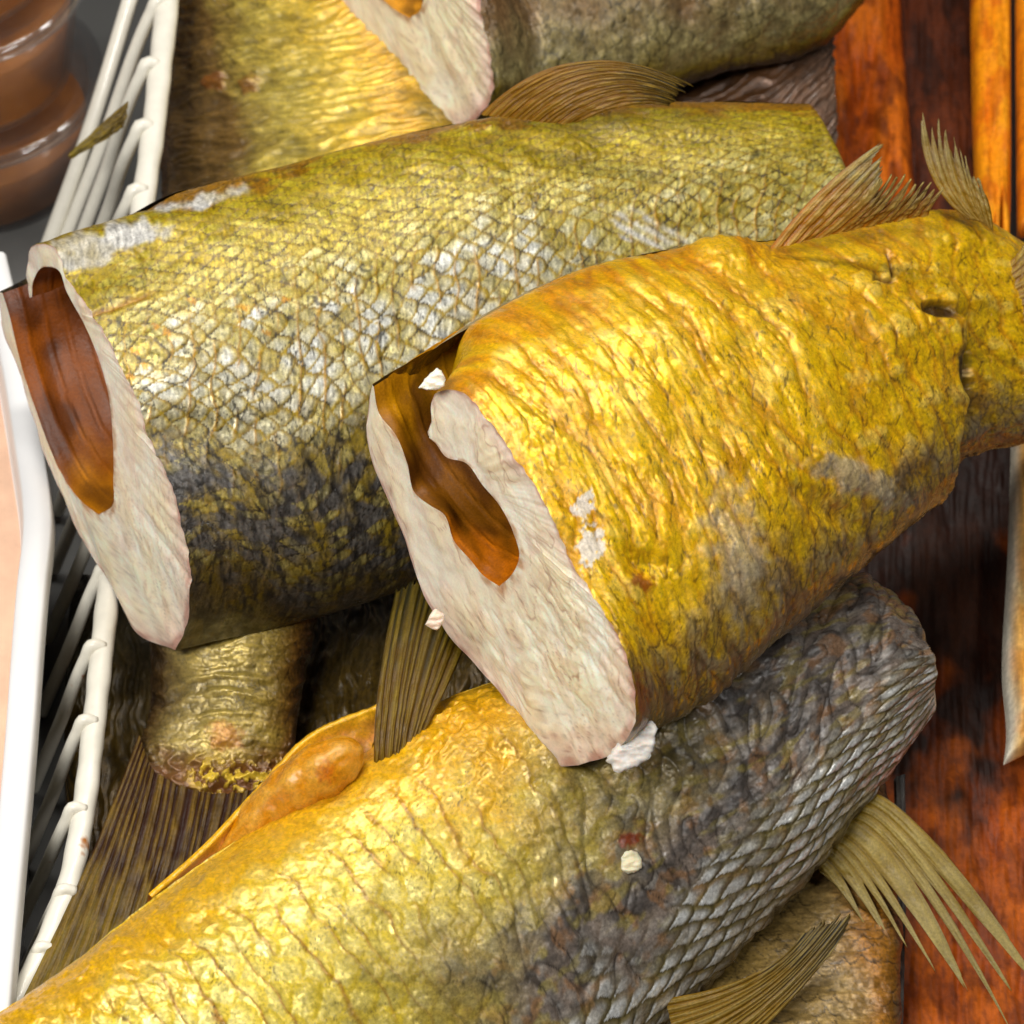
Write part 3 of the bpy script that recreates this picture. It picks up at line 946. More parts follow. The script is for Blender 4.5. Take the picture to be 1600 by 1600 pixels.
dB, cB, sB = skin_B(FB)
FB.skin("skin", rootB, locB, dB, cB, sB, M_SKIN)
FB.cut("cut_flesh", rootB, locB, dB, 90, flesh_fn(13, 1.0, 6.0, 0.05))
FB.lining("belly_lining", rootB, locB, 0.36, 120, 0.92, lining_fn(15, 14, (220, 152, 8), (120, 72, 8), (196, 106, 2), 0.3), 1.35)

fin("pelvic_fin", rootB, locB,
    base=[(1204, 388, 60), (1240, 380, 58), (1290, 366, 50), (1360, 350, 30), (1450, 334, 0)],
    mid=[(1292, 288, 80), (1306, 300, 78), (1345, 318, 70), (1402, 318, 45), (1460, 318, 10)],
    tip=[(1394, 212, 95), (1388, 224, 95), (1386, 262, 85), (1426, 268, 55), (1484, 290, 20)],
    rays=14, notch=lambda t: 0.04 + 0.72 * sstep(0.30, 0.45, t), thick=6, relief=5, c0=(200, 130, 4), c1=(160, 150, 104), cray=(204, 176, 84), seed=8, ragged=0.15)
fin("pelvic_fin", rootB, locB,
    base=[(1512, 342, -150), (1530, 346, -155), (1552, 362, -165)],
    mid=[(1450, 262, -140), (1500, 280, -145), (1545, 320, -150)],
    tip=[(1436, 132, -130), (1470, 175, -135), (1530, 285, -150)],
    rays=9, notch=0.30, thick=6, relief=5, c0=(190, 146, 30), c1=(120, 104, 66), cray=(190, 168, 96), seed=9, ragged=0.2)
fin("tail_fin", rootB, locB,
    base=[(1562, 420, -190), (1575, 480, -180), (1590, 560, -190)],
    mid=[(1590, 396, -175), (1610, 470, -165), (1620, 560, -180)],
    tip=[(1622, 340, -170), (1680, 440, -160), (1680, 570, -180)],
    rays=14, notch=0.25, thick=6, relief=5, c0=(170, 120, 24), c1=(150, 130, 60), cray=(200, 170, 70), seed=10, ragged=0.2)


def shred(name, parent, loc, pts, dd, seed, col=F_WHITE, thick=6, label=None):
    """ragged scrap of flesh or skin: a closed wrinkled lens over an outline"""
    pts = np.asarray(pts, float)
    out = curve(np.vstack([pts, pts[:1]]), 61)[:-1]
    c = out.mean(0)
    nr = 14
    r = np.linspace(0, 1, nr)[:, None]
    xy = c + (out - c)[None] * (r[..., None] ** 0.8)
    ragg = 1 + 0.10 * fbm(out[:, 0] / 9, out[:, 1] / 9, seed, 2)
    xy = c + (xy - c) * ragg[None, :, None]
    h = thick * np.sqrt(np.clip(1 - r ** 4, 0, 1)) + 3.5 * fbm(xy[..., 0] / 22, xy[..., 1] / 9, seed + 1, 2)
    curl = 0.12 * (xy[..., 0] - c[0]) * ((seed % 3) - 1)
    front = np.concatenate([xy, (dd + h + curl)[..., None]], -1)
    back = np.concatenate([xy, (dd - h * 0.4 - thick * 0.3 + curl)[..., None]], -1)
    PP = np.concatenate([front, back[::-1]])
    n = fbm(PP[..., 0] / 12, PP[..., 1] / 12, seed + 3, 3)
    cc = np.clip(mix(np.broadcast_to(col, n.shape + (3,)), F_PINK, np.clip(0.3 + n, 0, 1) * 0.5) * (1 + 0.1 * n)[..., None], 0, 1)
    return build(name, V(PP[..., 0], PP[..., 1], PP[..., 2]).reshape(-1, 3), grid_faces(2 * nr, 60, closed=True),
                 M_FLESH, parent, loc, cc.reshape(-1, 3), surf_arr(0.5 + 0.1 * n, 0 * n).reshape(-1, 3))


shred("flesh_shred", rootB, locB, [(654, 606), (668, 588), (684, 576), (696, 590), (690, 606), (672, 610)], 400, 4)
shred("flesh_shred", rootB, locB, [(948, 1188), (966, 1160), (1000, 1140), (1022, 1124), (1026, 1146), (1012, 1186), (984, 1202), (958, 1204)], 415, 5, WHITE)
shred("flesh_shred", rootB, locB, [(664, 976), (680, 952), (694, 960), (682, 984)], 330, 6, F_PINK)

# ------------------------------------------------------------------ bent fish along the front edge
C_ST = [
    (-90, 1640, 300, 2200, 520, 40, 20, 0, 190),
    (120, 1500, 560, 2090, 400, 40, 25, 0, 200),
    (310, 1352, 760, 1940, 290, 40, 30, 0, 200),
    (480, 1240, 900, 1800, 215, 30, 34, 0, 190),
    (660, 1110, 1000, 1670, 150, 30, 36, 0, 175),
    (850, 1040, 1115, 1530, 95, 20, 38, 0, 160),
    (1060, 995, 1235, 1405, 40, 10, 40, 0, 145),
    (1220, 930, 1335, 1275, -20, 0, 40, 0, 125),
    (1350, 898, 1408, 1170, -70, 0, 44, 10, 105),
    (1390, 925, 1440, 1120, -95, 0, 40, 10, 85)]
FC = Fish(C_ST, 620, 420, far=0.9, gap=0.0, cap_end=(16, 14), cap_start=(10, 6), near_frac=0.85)
locC = base_of(FC.P)
rootC = thing("smoked_fish", "bent smoked fish along the front edge, gold turning grey with silver scales", "fish", locC, "smoked fish in the basket")


def skin_C(F):
    f = base_fields(F, 74, 56, 61)
    s, t, v, X, Y = F.Sx, F.T, F.v, F.X, F.Y
    small_e, small_id, small_h, small_l = scale_field(s + 10 * fbm(s / 120, t / 120, 63, 2), t + 8 * fbm(s / 120, t / 120, 64, 2), 82, 40, 65, 0.14, 1.9)
    # grey begins along a slanting front between belly and tail
    q = (X - 820) * 0.75 + (Y - 1230) * 0.55 + 70 * f['n_low'] + 36 * f['n_mid']
    gz = sstep(-10, 240, q)
    far_back = sstep(150, 420, (X - 500) * 0.3 + (Y - 1380) * 0.9 + 60 * f['n_mid'])
    ln, fr = creases(F, 44, 66, 2.7, 0.35, 0.0, 0.2, 220)
    edge = 1 - sstep(0.03, 0.12, f['e'])
    cell = sstep(0.08, 0.5, f['e'])
    sedge = 1 - sstep(0.02, 0.2, small_e)
    bl = billow(F, 46, 67, 4, 0.8, 0.15)
    vw = v + 0.04 * f['n_mid']
    col = np.broadcast_to(lin((208, 182, 50)), v.shape + (3,)).copy()
    col = mix(col, lin((228, 214, 126)), cell * (.4 + .5 * f['idn']))
    col = mix(col, lin((212, 158, 0)), np.clip(1 - sstep(0.12, 0.28, vw), 0, 1) * .9)
    col = mix(col, lin((218, 158, 0)), np.clip(stamp(X, Y, 740, 1170, 210, 170, 20, 0.9, 3, 0.5, 60), 0, 1) * 0.8)
    col = mix(col, lin((146, 134, 84)), far_back * 0.6)
    ln = ln * sstep(0.16, 0.24, v)
    col = mix(col, lin((146, 94, 0)), ln * .9 * (1 - gz) * (1 - 0.4 * far_back))
    thr = ridge(s / 30 + f['n_mid'], t / 13 + f['n_mid'] * 1.5, 68)
    dash = sstep(0.86, 0.98, thr) * sstep(-0.05, 0.35, fbm(s / 60, t / 60, 69, 2)) * sstep(0.14, 0.3, v)
    col = mix(col, BLACK * 1.4, dash * 0.75)
    # grey tail half
    gcol = mix(lin((116, 104, 94)), lin((76, 70, 66)), np.clip(0.5 + 1.3 * f['n_mid'], 0, 1))
    gcol = mix(gcol, lin((140, 134, 126)), np.clip(cell * (f['idn'] - .3), 0, .6))
    gcol = mix(gcol, lin((132, 96, 62)), sstep(0.15, 0.5, fbm(s / 45, t / 60, 70, 3)) * 0.7)
    gcol = mix(gcol, lin((150, 136, 60)), sstep(0.2, 0.5, fbm(s / 70, t / 40, 72, 3)) * 0.5 * (1 - sstep(200, 420, q)))
    col = mix(col, lin((150, 130, 50)), sstep(-120, 60, q) * .7)
    col = mix(col, gcol, gz)
    # silver scale spots low on the tail half
    sil = sstep(0.46, 0.60, vw + .06 * f['n_low']) * (1 - sstep(0.84, 0.92, vw)) * sstep(250, 370, q)
    spot = sstep(0.15, 0.6, small_e) * (1 - sstep(0.3, 0.85, np.abs(small_l)))
    sil2 = sil * spot * (0.25 + 0.75 * sstep(0.1, 0.75, small_id + 0.3 * f['n_low']))
    col = mix(col, lin((112, 100, 50)), sil * 0.6)
    col = mix(col, lin((232, 234, 232)), np.clip(sil2, 0, 1))
    col = mix(col, lin((70, 60, 16)), sedge * sil * 0.75)
    col = mix(col, DKOLIVE, sstep(0.84, 0.95, vw) * gz * 0.8)
    col = mix(col, lin((44, 36, 30)), (1 - sstep(0.03, 0.16, bl)) * gz * (1 - sil) * 0.7)
    col = mix(col, lin((40, 34, 26)), edge * sstep(-.1, .25, f['n_mid']) * sstep(.3, .7, gz + far_back) * (1 - sil) * 0.6)
    sc = stamp(X, Y, 985, 1312, 22, 12, -10, 0.4, 3, 0.4, 10)
    col = mix(col, lin((120, 44, 20)), np.clip(sc, 0, 1) * 0.9 * F.near)
    fst = fbm((s + .1 * t) / 6, t / 18, 88, 3)
    col = col * np.clip(1 + 0.18 * fst + 0.15 * f['n_fine'], .3, 1.6)[..., None]
    disp = 9 * f['n_low'] + 1.8 * f['n_mid'] + 1.3 * ln * (1 - gz) + 1.0 * np.cos(fr * 2 * np.pi) * (1 - gz) * sstep(.15, .3, v) \
        + 1.2 * (f['hg'] - 0.5) - 0.8 * edge + 0.7 * f['n_fine'] + gz * (1 - sil) * 8 * (bl ** .7 - 0.5)
    disp += sil * (2.4 * (small_h - 0.4) * sstep(0, 0.25, small_e) - 2 * sedge)
    # crumpled golden skin by the fin
    disp += 9 * (ridge(X / 46 + f['n_mid'] * .6, Y / 60 + f['n_mid'] * .6, 74) - .5) * np.clip(stamp(X, Y, 690, 1110, 150, 90, 30, 0.9, 4, 0.3), 0, 1) * F.near
    disp += 7 * (ridge(X / 50, Y / 40, 78) - .5) * np.clip(stamp(X, Y, 200, 1520, 230, 110, -35, 0.9, 4, 0.3), 0, 1) * F.near
    rough = 0.29 + 0.08 * f['n_mid']
    return disp * (0.3 + 0.7 * F.near), np.clip(col, 0.004, 1), surf_arr(rough, 0.26 * (1 - gz) * (.4 + .6 * cell) + 0.45 * np.clip(sil2, 0, 1))


dC, cC, sC = skin_C(FC)
FC.skin("skin", rootC, locC, dC, cC, sC, M_SKIN)

# golden belly flap with a swollen roe sac behind it
nfl = 90
fb = curve([(230, 1430, 270), (330, 1360, 270), (420, 1296, 262), (500, 1240, 250), (575, 1215, 240)], nfl)
ft = curve([(235, 1400, 300), (322, 1322, 290), (405, 1232, 270), (480, 1152, 250), (590, 1102, 220)], nfl)
r = np.linspace(0, 1, 26)[:, None, None]
Pf = fb[None] * (1 - r) + ft[None] * r
nz = fbm(Pf[..., 0] / 40, Pf[..., 1] / 40, 81, 3)
Pf[..., 2] += 16 * np.sin(np.pi * r[..., 0]) ** 1 * -1 + 5 * nz
nfn = grid_normals(Pf)
nfn = np.where(np.mean(nfn[..., 2]) < 0, -nfn, nfn)
front, back = Pf + nfn * 4, Pf - nfn * 5
PP = np.concatenate([front, back[::-1]])
rr = np.concatenate([np.repeat(r[..., 0], nfl, 1), np.repeat(r[..., 0], nfl, 1)[::-1]])
nn2 = fbm(PP[..., 0] / 30, PP[..., 1] / 22, 83, 3)
cf = mix(lin((206, 146, 26)), lin((204, 140, 74)), np.clip(0.5 + nn2, 0, 1) * (1 - sstep(.7, .95, rr)))
cf = mix(cf, lin((226, 170, 30)), sstep(0.8, 0.98, rr))
build("belly_flap", V(PP[..., 0], PP[..., 1], PP[..., 2]).reshape(-1, 3), grid_faces(52, nfl), M_SKIN, rootC, locC,
      np.clip(cf * (1 + .15 * nn2)[..., None], 0, 1).reshape(-1, 3), surf_arr(0.32 + .08 * nn2, 0 * nn2).reshape(-1, 3))


def blob(name, parent, loc, pts, rad, mat, colfn, seed, n=90, k=48, flat=1.0):
    c = curve(pts, n)
    u = np.linspace(0, 1, n)
    rd = np.interp(u, np.linspace(0, 1, len(rad)), rad)
    rd = rd * np.sqrt(np.clip(1 - (2 * u - 1) ** 8, 0, 1)) + 0.2
    tg = np.gradient(c, axis=0)
    tg /= np.linalg.norm(tg, axis=1, keepdims=True)
    s1 = np.cross(tg, np.array([0, 0, 1.0]))
    s1 /= np.linalg.norm(s1, axis=1, keepdims=True)
    s2 = np.cross(tg, s1)
    a = np.linspace(0, 2 * math.pi, k, endpoint=False)
    nzz = fbm(np.repeat(u[:, None] * n / 14, k, 1), np.cos(a)[None] * 1.5 + np.sin(a)[None] * .7 + np.zeros((n, 1)), seed, 3)
    R = rd[:, None] * (1 + 0.10 * nzz)
    P = c[:, None] + (np.cos(a) * R)[..., None] * s1[:, None] + (np.sin(a) * R * flat)[..., None] * s2[:, None]
    col = colfn(P, nzz)
    return build(name, V(P[..., 0], P[..., 1], P[..., 2]).reshape(-1, 3), grid_faces(n, k, closed=True), mat, parent, loc,
                 np.clip(col, 0, 1).reshape(-1, 3), surf_arr(0.28 + .08 * nzz, 0 * nzz).reshape(-1, 3))


blob("roe_sac", rootC, locC, [(340, 1338, 262), (410, 1272, 270), (475, 1222, 280), (530, 1188, 282), (562, 1166, 262)], [8, 28, 40, 46, 30], M_SKIN,
     lambda P, n: mix(mix(np.broadcast_to(lin((196, 126, 6)), n.shape + (3,)), lin((206, 150, 50)), np.clip(.4 + n, 0, 1)),
                      lin((176, 76, 10)), np.clip(stamp(P[..., 0], P[..., 1], 510, 1205, 16, 20, 0, .6, 2, .7, 10) * .6, 0, 1)), 5)
fin("dorsal_fin", rootC, locC,
    base=[(584, 1222, 255), (604, 1224, 258), (626, 1206, 255), (644, 1176, 245)],
    mid=[(592, 1070, 240), (622, 1066, 230), (660, 1062, 215), (700, 1070, 200)],
    tip=[(620, 915, 60), (660, 890, 50), (710, 890, 40), (760, 930, 40)],
    rays=10, notch=0.0, thick=6, relief=8, c0=(128, 92, 8), c1=(58, 52, 8), cray=(150, 124, 30), seed=12)
fin("pelvic_fin", rootC, locC,
    base=[(1040, 1560, 190), (1060, 1640, 200), (1090, 1700, 200)],
    mid=[(1180, 1520, 190), (1200, 1550, 190), (1230, 1570, 185)],
    tip=[(1262, 1448, 140), (1332, 1424, 140), (1326, 1446, 135)],
    rays=12, notch=0.05, thick=8, relief=9, c0=(170, 128, 18), c1=(60, 56, 48), cray=(176, 150, 70), seed=14, bands=True)
fin("anal_fin", rootC, locC,
    base=[(1352, 1244, -10), (1330, 1280, -10), (1300, 1320, 0), (1270, 1350, 5)],
    mid=[(1462, 1318, 30), (1424, 1362, 25), (1360, 1380, 20), (1300, 1380, 10)],
    tip=[(1730, 1640, 90), (1650, 1650, 90), (1480, 1560, 70), (1336, 1440, 40)],
    rays=8, notch=lambda t: 0.42 + 0.25 * t, thick=8, relief=5, c0=(186, 152, 40), c1=(168, 154, 104), cray=(204, 182, 100), seed=16, bands=True, ragged=0.14, per=14)

# crumb of flesh left on the bent fish
dc = surface_d(FC, 985, 1348)
crumb = shred("flesh_crumb", None, tuple(V(985, 1348, dc)), [(968, 1340), (978, 1330), (998, 1334), (1004, 1350), (994, 1364), (974, 1362)], dc + 5, 7, F_CREAM, 5)
tag(crumb, "cream flesh crumb stuck beside a rusty spot on the bent grey and gold fish", "crumb")

# ------------------------------------------------------------------ generic skins for the fish behind and below
def simple_skin(F, seed, cols, L, W, lam, amp=6.0, edge_amt=0.5, bands=None):
    """cols: list of (v, rgb) down the visible side"""
    f = base_fields(F, L, W, seed)
    s, t, v = F.Sx, F.T, F.v
    vw = np.clip(v + 0.05 * f['n_low'] + 0.05 * f['n_mid'], 0, 2)
    cv = np.array([c[0] for c in cols])
    cc = np.array([lin(c[1]) for c in cols])
    col = np.stack([np.interp(vw, cv, cc[:, k]) for k in range(3)], -1)
    wr = wrinkles(F, lam, seed + 2, 6)
    edge = 1 - sstep(0.02, 0.16, f['e'])
    col = mix(col, col * 0.25, edge * edge_amt * sstep(-0.2, 0.3, f['n_mid']))
    col = mix(col, col * 1.35, f['idn'] * 0.6)
    col = mix(col, col * 0.55, (1 - sstep(0.1, 0.5, wr)) * 0.6)
    thr = ridge(s / 24 + f['n_mid'], t / 16 + f['n_mid'], seed + 9)
    col = mix(col, BLACK, sstep(0.84, 0.98, thr) * sstep(0, .4, f['n_low'] + .1) * 0.6)
    col = col * np.clip(1 + 0.35 * fbm(s / 6, t / 20, seed + 15, 3) + .15 * f['n_fine'], .3, 1.6)[..., None]
    disp = 6 * f['n_low'] + 3 * f['n_mid'] + amp * (wr - .5) + 1.3 * (f['hg'] - .5) - 0.9 * edge + .5 * f['n_fine']
    return disp * (0.3 + 0.7 * F.near), np.clip(col, 0.004, 1), surf_arr(0.36 + .08 * f['n_mid'], 0 * v + .25)


# fish D: cut chunk at the back
D_ST = [
    (470, -270, 692, 214, -800, -20, 92, -8, 120),
    (700, -330, 900, 178, -850, -20, 80, 0, 140),
    (950, -330, 1100, 120, -900, -10, 60, 0, 140),
    (1190, -290, 1285, 66, -960, 0, 40, 0, 110),
    (1280, -240, 1340, 10, -990, 0, 30, 0, 80)]
d_near = [(600, -300), (690, -180), (735, -60), (748, 0), (764, 80), (766, 150), (740, 192), (692, 214)]
d_far = [(692, 214), (655, 186), (600, 112), (560, 50), (530, 0), (490, -80), (470, -180), (480, -280)]
d_inear = [(570, -260), (620, -120), (655, -40), (662, -4), (655, 18), (640, 28)]
d_ifar = [(640, 28), (615, 14), (590, -10), (550, -80), (520, -180), (520, -250)]
FD = Fish(D_ST, 260, 260, far=1.0, outer=(d_near, d_far), inner=(d_inear, d_ifar), blend=0.2, gap=0.004, cap_end=(20, 8))
locD = base_of(FD.P)
rootD = thing("smoked_fish", "grey-brown smoked fish at the back with a pale cut face beside the yellow flank", "fish", locD, "smoked fish in the basket")
dD, cD, sD = simple_skin(FD, 101, [(0, (150, 110, 40)), (.45, (96, 62, 34)), (.60, (112, 88, 56)), (.74, (136, 124, 80)), (.84, (112, 94, 24)), (.93, (54, 40, 8)), (1.0, (40, 30, 12)), (2, (40, 30, 12))], 46, 30, 34, 1.5, 1.0)
FD.skin("skin", rootD, locD, dD, cD, sD, M_SKIN)
FD.cut("cut_flesh", rootD, locD, dD, 50, flesh_fn(23, 0.5, 4.0, 0.7))
FD.lining("belly_lining", rootD, locD, 0.4, 60, 0.7, lining_fn(25, 6))

# fish E: yellow flank at the back left, by the rack
E_ST = [
    (285, -260, 560, -260, -900, 60, 30, -20, 110),
    (272, -60, 560, -90, -840, 70, 40, -20, 130),
    (266, 120, 640, 60, -720, 80, 60, -20, 140),
    (262, 300, 720, 240, -600, 80, 70, -20, 140),
    (262, 480, 740, 430, -520, 80, 60, -20, 120)]
E_ST = [(a, b, c, d, e - 260, f - 130, g, h, i) for a, b, c, d, e, f, g, h, i in E_ST]
FE = Fish(E_ST, 340, 300, far=1.0, gap=0.0, cap_end=(20, 8), cap_start=(20, 8))
locE = base_of(FE.P)
rootE = thing("smoked_fish", "yellow-brown smoked fish flank behind the rack rail at the back left", "fish", locE, "smoked fish in the basket")
dE, cE, sE = simple_skin(FE, 121, [(0, (70, 52, 24)), (.2, (110, 84, 40)), (.34, (170, 150, 64)), (.5, (210, 176, 60)), (.62, (208, 160, 50)), (.72, (150, 120, 8)), (1, (110, 84, 14)), (2, (60, 40, 10))], 40, 24, 18, 7.0, 0.3)
st1 = np.clip(stamp(FE.X, FE.Y, 335, 128, 20, 16, 0, .5, 3, .4, 12) + stamp(FE.X, FE.Y, 390, 132, 16, 18, 20, .5, 4, .4, 12), 0, 1) * FE.near
cE = mix(cE, lin((120, 64, 10)), st1 * .7)
dE = dE + 6 * st1
FE.skin("skin", rootE, locE, dE, cE, sE, M_SKIN)
fin("pectoral_fin", rootE, locE,
    base=[(200, 158, -760), (196, 176, -755), (188, 200, -760)],
    mid=[(156, 196, -740), (158, 206, -735), (160, 220, -740)],
    tip=[(112, 240, -730), (104, 246, -725), (106, 250, -730)],
    rays=6, notch=0.1, thick=6, relief=4, c0=(100, 76, 10), c1=(150, 130, 20), cray=(160, 132, 30), seed=22)

# fish F: tail stalk under the scaled chunk
F_ST = [
    (190, 820, 560, 800, -200, 0, 0, 0, 95),
    (222, 930, 510, 920, -180, 0, 0, 0, 92),
    (236, 1030, 482, 1020, -150, 0, 0, 0, 88),
    (234, 1110, 468, 1110, -115, 0, 0, 0, 72),
    (214, 1180, 456, 1196, -70, 0, 0, 0, 48),
    (190, 1240, 430, 1280, -20, 0, 0, 0, 26),
    (170, 1290, 400, 1360, 20, 0, 0, 0, 14)]
FF = Fish(F_ST, 300, 300, far=0.8, gap=0.0, cap_end=(10, 6), cap_start=(10, 6))
locF = base_of(FF.P)
rootF = thing("smoked_fish", "dark golden tail end hanging out beneath the green-gold fish, fin over the rack rail", "fish", locF, "smoked fish in the basket")
dF, cF, sF = simple_skin(FF, 141, [(0, (46, 32, 14)), (.12, (70, 50, 20)), (.3, (150, 130, 70)), (.5, (168, 146, 70)), (.68, (140, 118, 50)), (.82, (110, 76, 26)), (.92, (60, 34, 16)), (1, (50, 28, 14)), (2, (40, 24, 12))], 50, 36, 30, 4.0, 0.35)
w = sstep(1150, 1210, FF.Y + 14 * fbm(FF.X / 30, FF.Y / 30, 7, 3))
cF = mix(cF, lin((96, 48, 20)), w * 0.85)
w2 = np.exp(-((FF.Y - (1215 + 0.1 * (FF.X - 350))) / 26) ** 2) * sstep(280, 320, FF.X) * sstep(0.05, .35, fbm(FF.X / 16, FF.Y / 16, 8, 3) + .15)
cF = mix(cF, lin((232, 196, 60)), np.clip(w2, 0, 1) * .85)
cF = mix(cF, lin((160, 90, 0)), np.clip(stamp(FF.X, FF.Y, 350, 1150, 30, 24, 10, .5, 3, .4, 18), 0, 1) * .6 * FF.near)
dF = dF + 10 * np.clip(w2, 0, 1) + 9 * (ridge(FF.X / 40, FF.Y / 22, 9) - .5) * w
FF.skin("skin", rootF, locF, dF, cF, sF, M_SKIN)
fin("tail_fin", rootF, locF,
    base=[(216, 1150, -55), (246, 1212, 2), (306, 1238, 14), (380, 1240, 8), (450, 1205, -30)],
    mid=[(136, 1350, 130), (172, 1385, 165), (230, 1400, 170), (320, 1405, 150), (420, 1390, 110)],
    tip=[(15, 1600, 330), (60, 1620, 330), (130, 1600, 310), (260, 1560, 260), (400, 1540, 200)],
    rays=22, notch=0.05, thick=8, relief=6, c0=(66, 30, 10), c1=(150, 124, 20), cray=(150, 116, 30), seed=24, bands=True, nr=90)

# fish G: under the bent fish, lower right
G_ST = [
    (1040, 1240, 1370, 1190, -225, -30, 30, 0, 70),
    (1010, 1340, 1392, 1310, -160, -30, 34, 0, 84),
    (1000, 1450, 1402, 1430, -60, -30, 36, 0, 90),
    (1000, 1560, 1402, 1550, 40, -30, 36, 0, 92),
    (1000, 1700, 1395, 1700, 160, -30, 36, 0, 92)]
FG = Fish(G_ST, 240, 260, far=0.8, gap=0.0, cap_end=(20, 8), cap_start=(20, 8))
locG = base_of(FG.P)
rootG = thing("smoked_fish", "tan fish with fine scale net under the bent fish, lower right corner of the pile", "fish", locG, "smoked fish in the basket")
dG, cG, sG = simple_skin(FG, 161, [(0, (110, 90, 40)), (.3, (140, 116, 60)), (.6, (148, 122, 72)), (.75, (150, 100, 30)), (.86, (116, 76, 20)), (.95, (86, 74, 60)), (1, (70, 66, 60)), (2, (40, 34, 24))], 46, 32, 40, 1.0, 1.0)
FG.skin("skin", rootG, locG, dG, cG, sG, M_SKIN)
fin("dorsal_fin", rootG, locG,
    base=[(1398, 1215, -190), (1400, 1330, -120), (1402, 1450, -30), (1400, 1620, 110)],
    tip=[(1414, 1210, -200), (1416, 1330, -130), (1414, 1450, -40), (1410, 1620, 100)],
    rays=4, thick=8, relief=5, c0=(66, 62, 56), c1=(96, 94, 92), cray=(120, 116, 110), seed=26, nr=14, per=24)

# fish H: dark scaled body lowest in the pile
H_ST = [
    (120, 900, 120, 1420, -290, 60, 0, 0, 70),
    (260, 880, 240, 1440, -250, 60, 0, 0, 100),
    (450, 860, 430, 1400, -260, 60, 0, 0, 110),
    (640, 840, 640, 1300, -270, 60, 0, 0, 110),
    (860, 820, 860, 1200, -300, 60, 0, 0, 90)]
H_ST = [(a, b, c, d, e - 50, -190, g, h, i) for a, b, c, d, e, f, g, h, i in H_ST]
FH = Fish(H_ST, 300, 260, far=0.6, gap=0.0, cap_end=(20, 8), cap_start=(20, 8))
locH = base_of(FH.P)
rootH = thing("smoked_fish", "dark brown scaled fish lowest in the pile, glimpsed around the hanging tail", "fish", locH, "smoked fish in the basket")
dH, cH, sH = simple_skin(FH, 181, [(0, (34, 30, 24)), (.3, (52, 44, 26)), (.5, (80, 62, 20)), (.75, (72, 52, 16)), (1, (44, 30, 12)), (2, (30, 22, 10))], 40, 26, 20, 7.0, 0.5)
FH.skin("skin", rootH, locH, dH, cH, sH, M_SKIN)

# fish I: brown scaled fish under the back chunk
I_ST = [
    (960, 120, 1240, -60, -1050, 20, 30, 20, 60),
    (1010, 190, 1290, 20, -1010, 20, 30, 20, 70),
    (1040, 290, 1303, 130, -960, 20, 30, 20, 72),
    (1060, 420, 1300, 280, -900, 20, 30, 20, 66)]
FI = Fish(I_ST, 180, 200, far=0.8, gap=0.0, cap_end=(20, 8), cap_start=(20, 8))
locI = base_of(FI.P)
rootI = thing("smoked_fish", "dark brown fish wedged beneath the back chunk near the orange fillets", "fish", locI, "smoked fish in the basket")
dI, cI, sI = simple_skin(FI, 201, [(0, (60, 40, 20)), (.5, (92, 60, 34)), (.8, (110, 84, 66)), (1, (80, 74, 70)), (2, (40, 30, 20))], 44, 26, 18, 6.0, 0.6)
FI.skin("skin", rootI, locI, dI, cI, sI, M_SKIN)

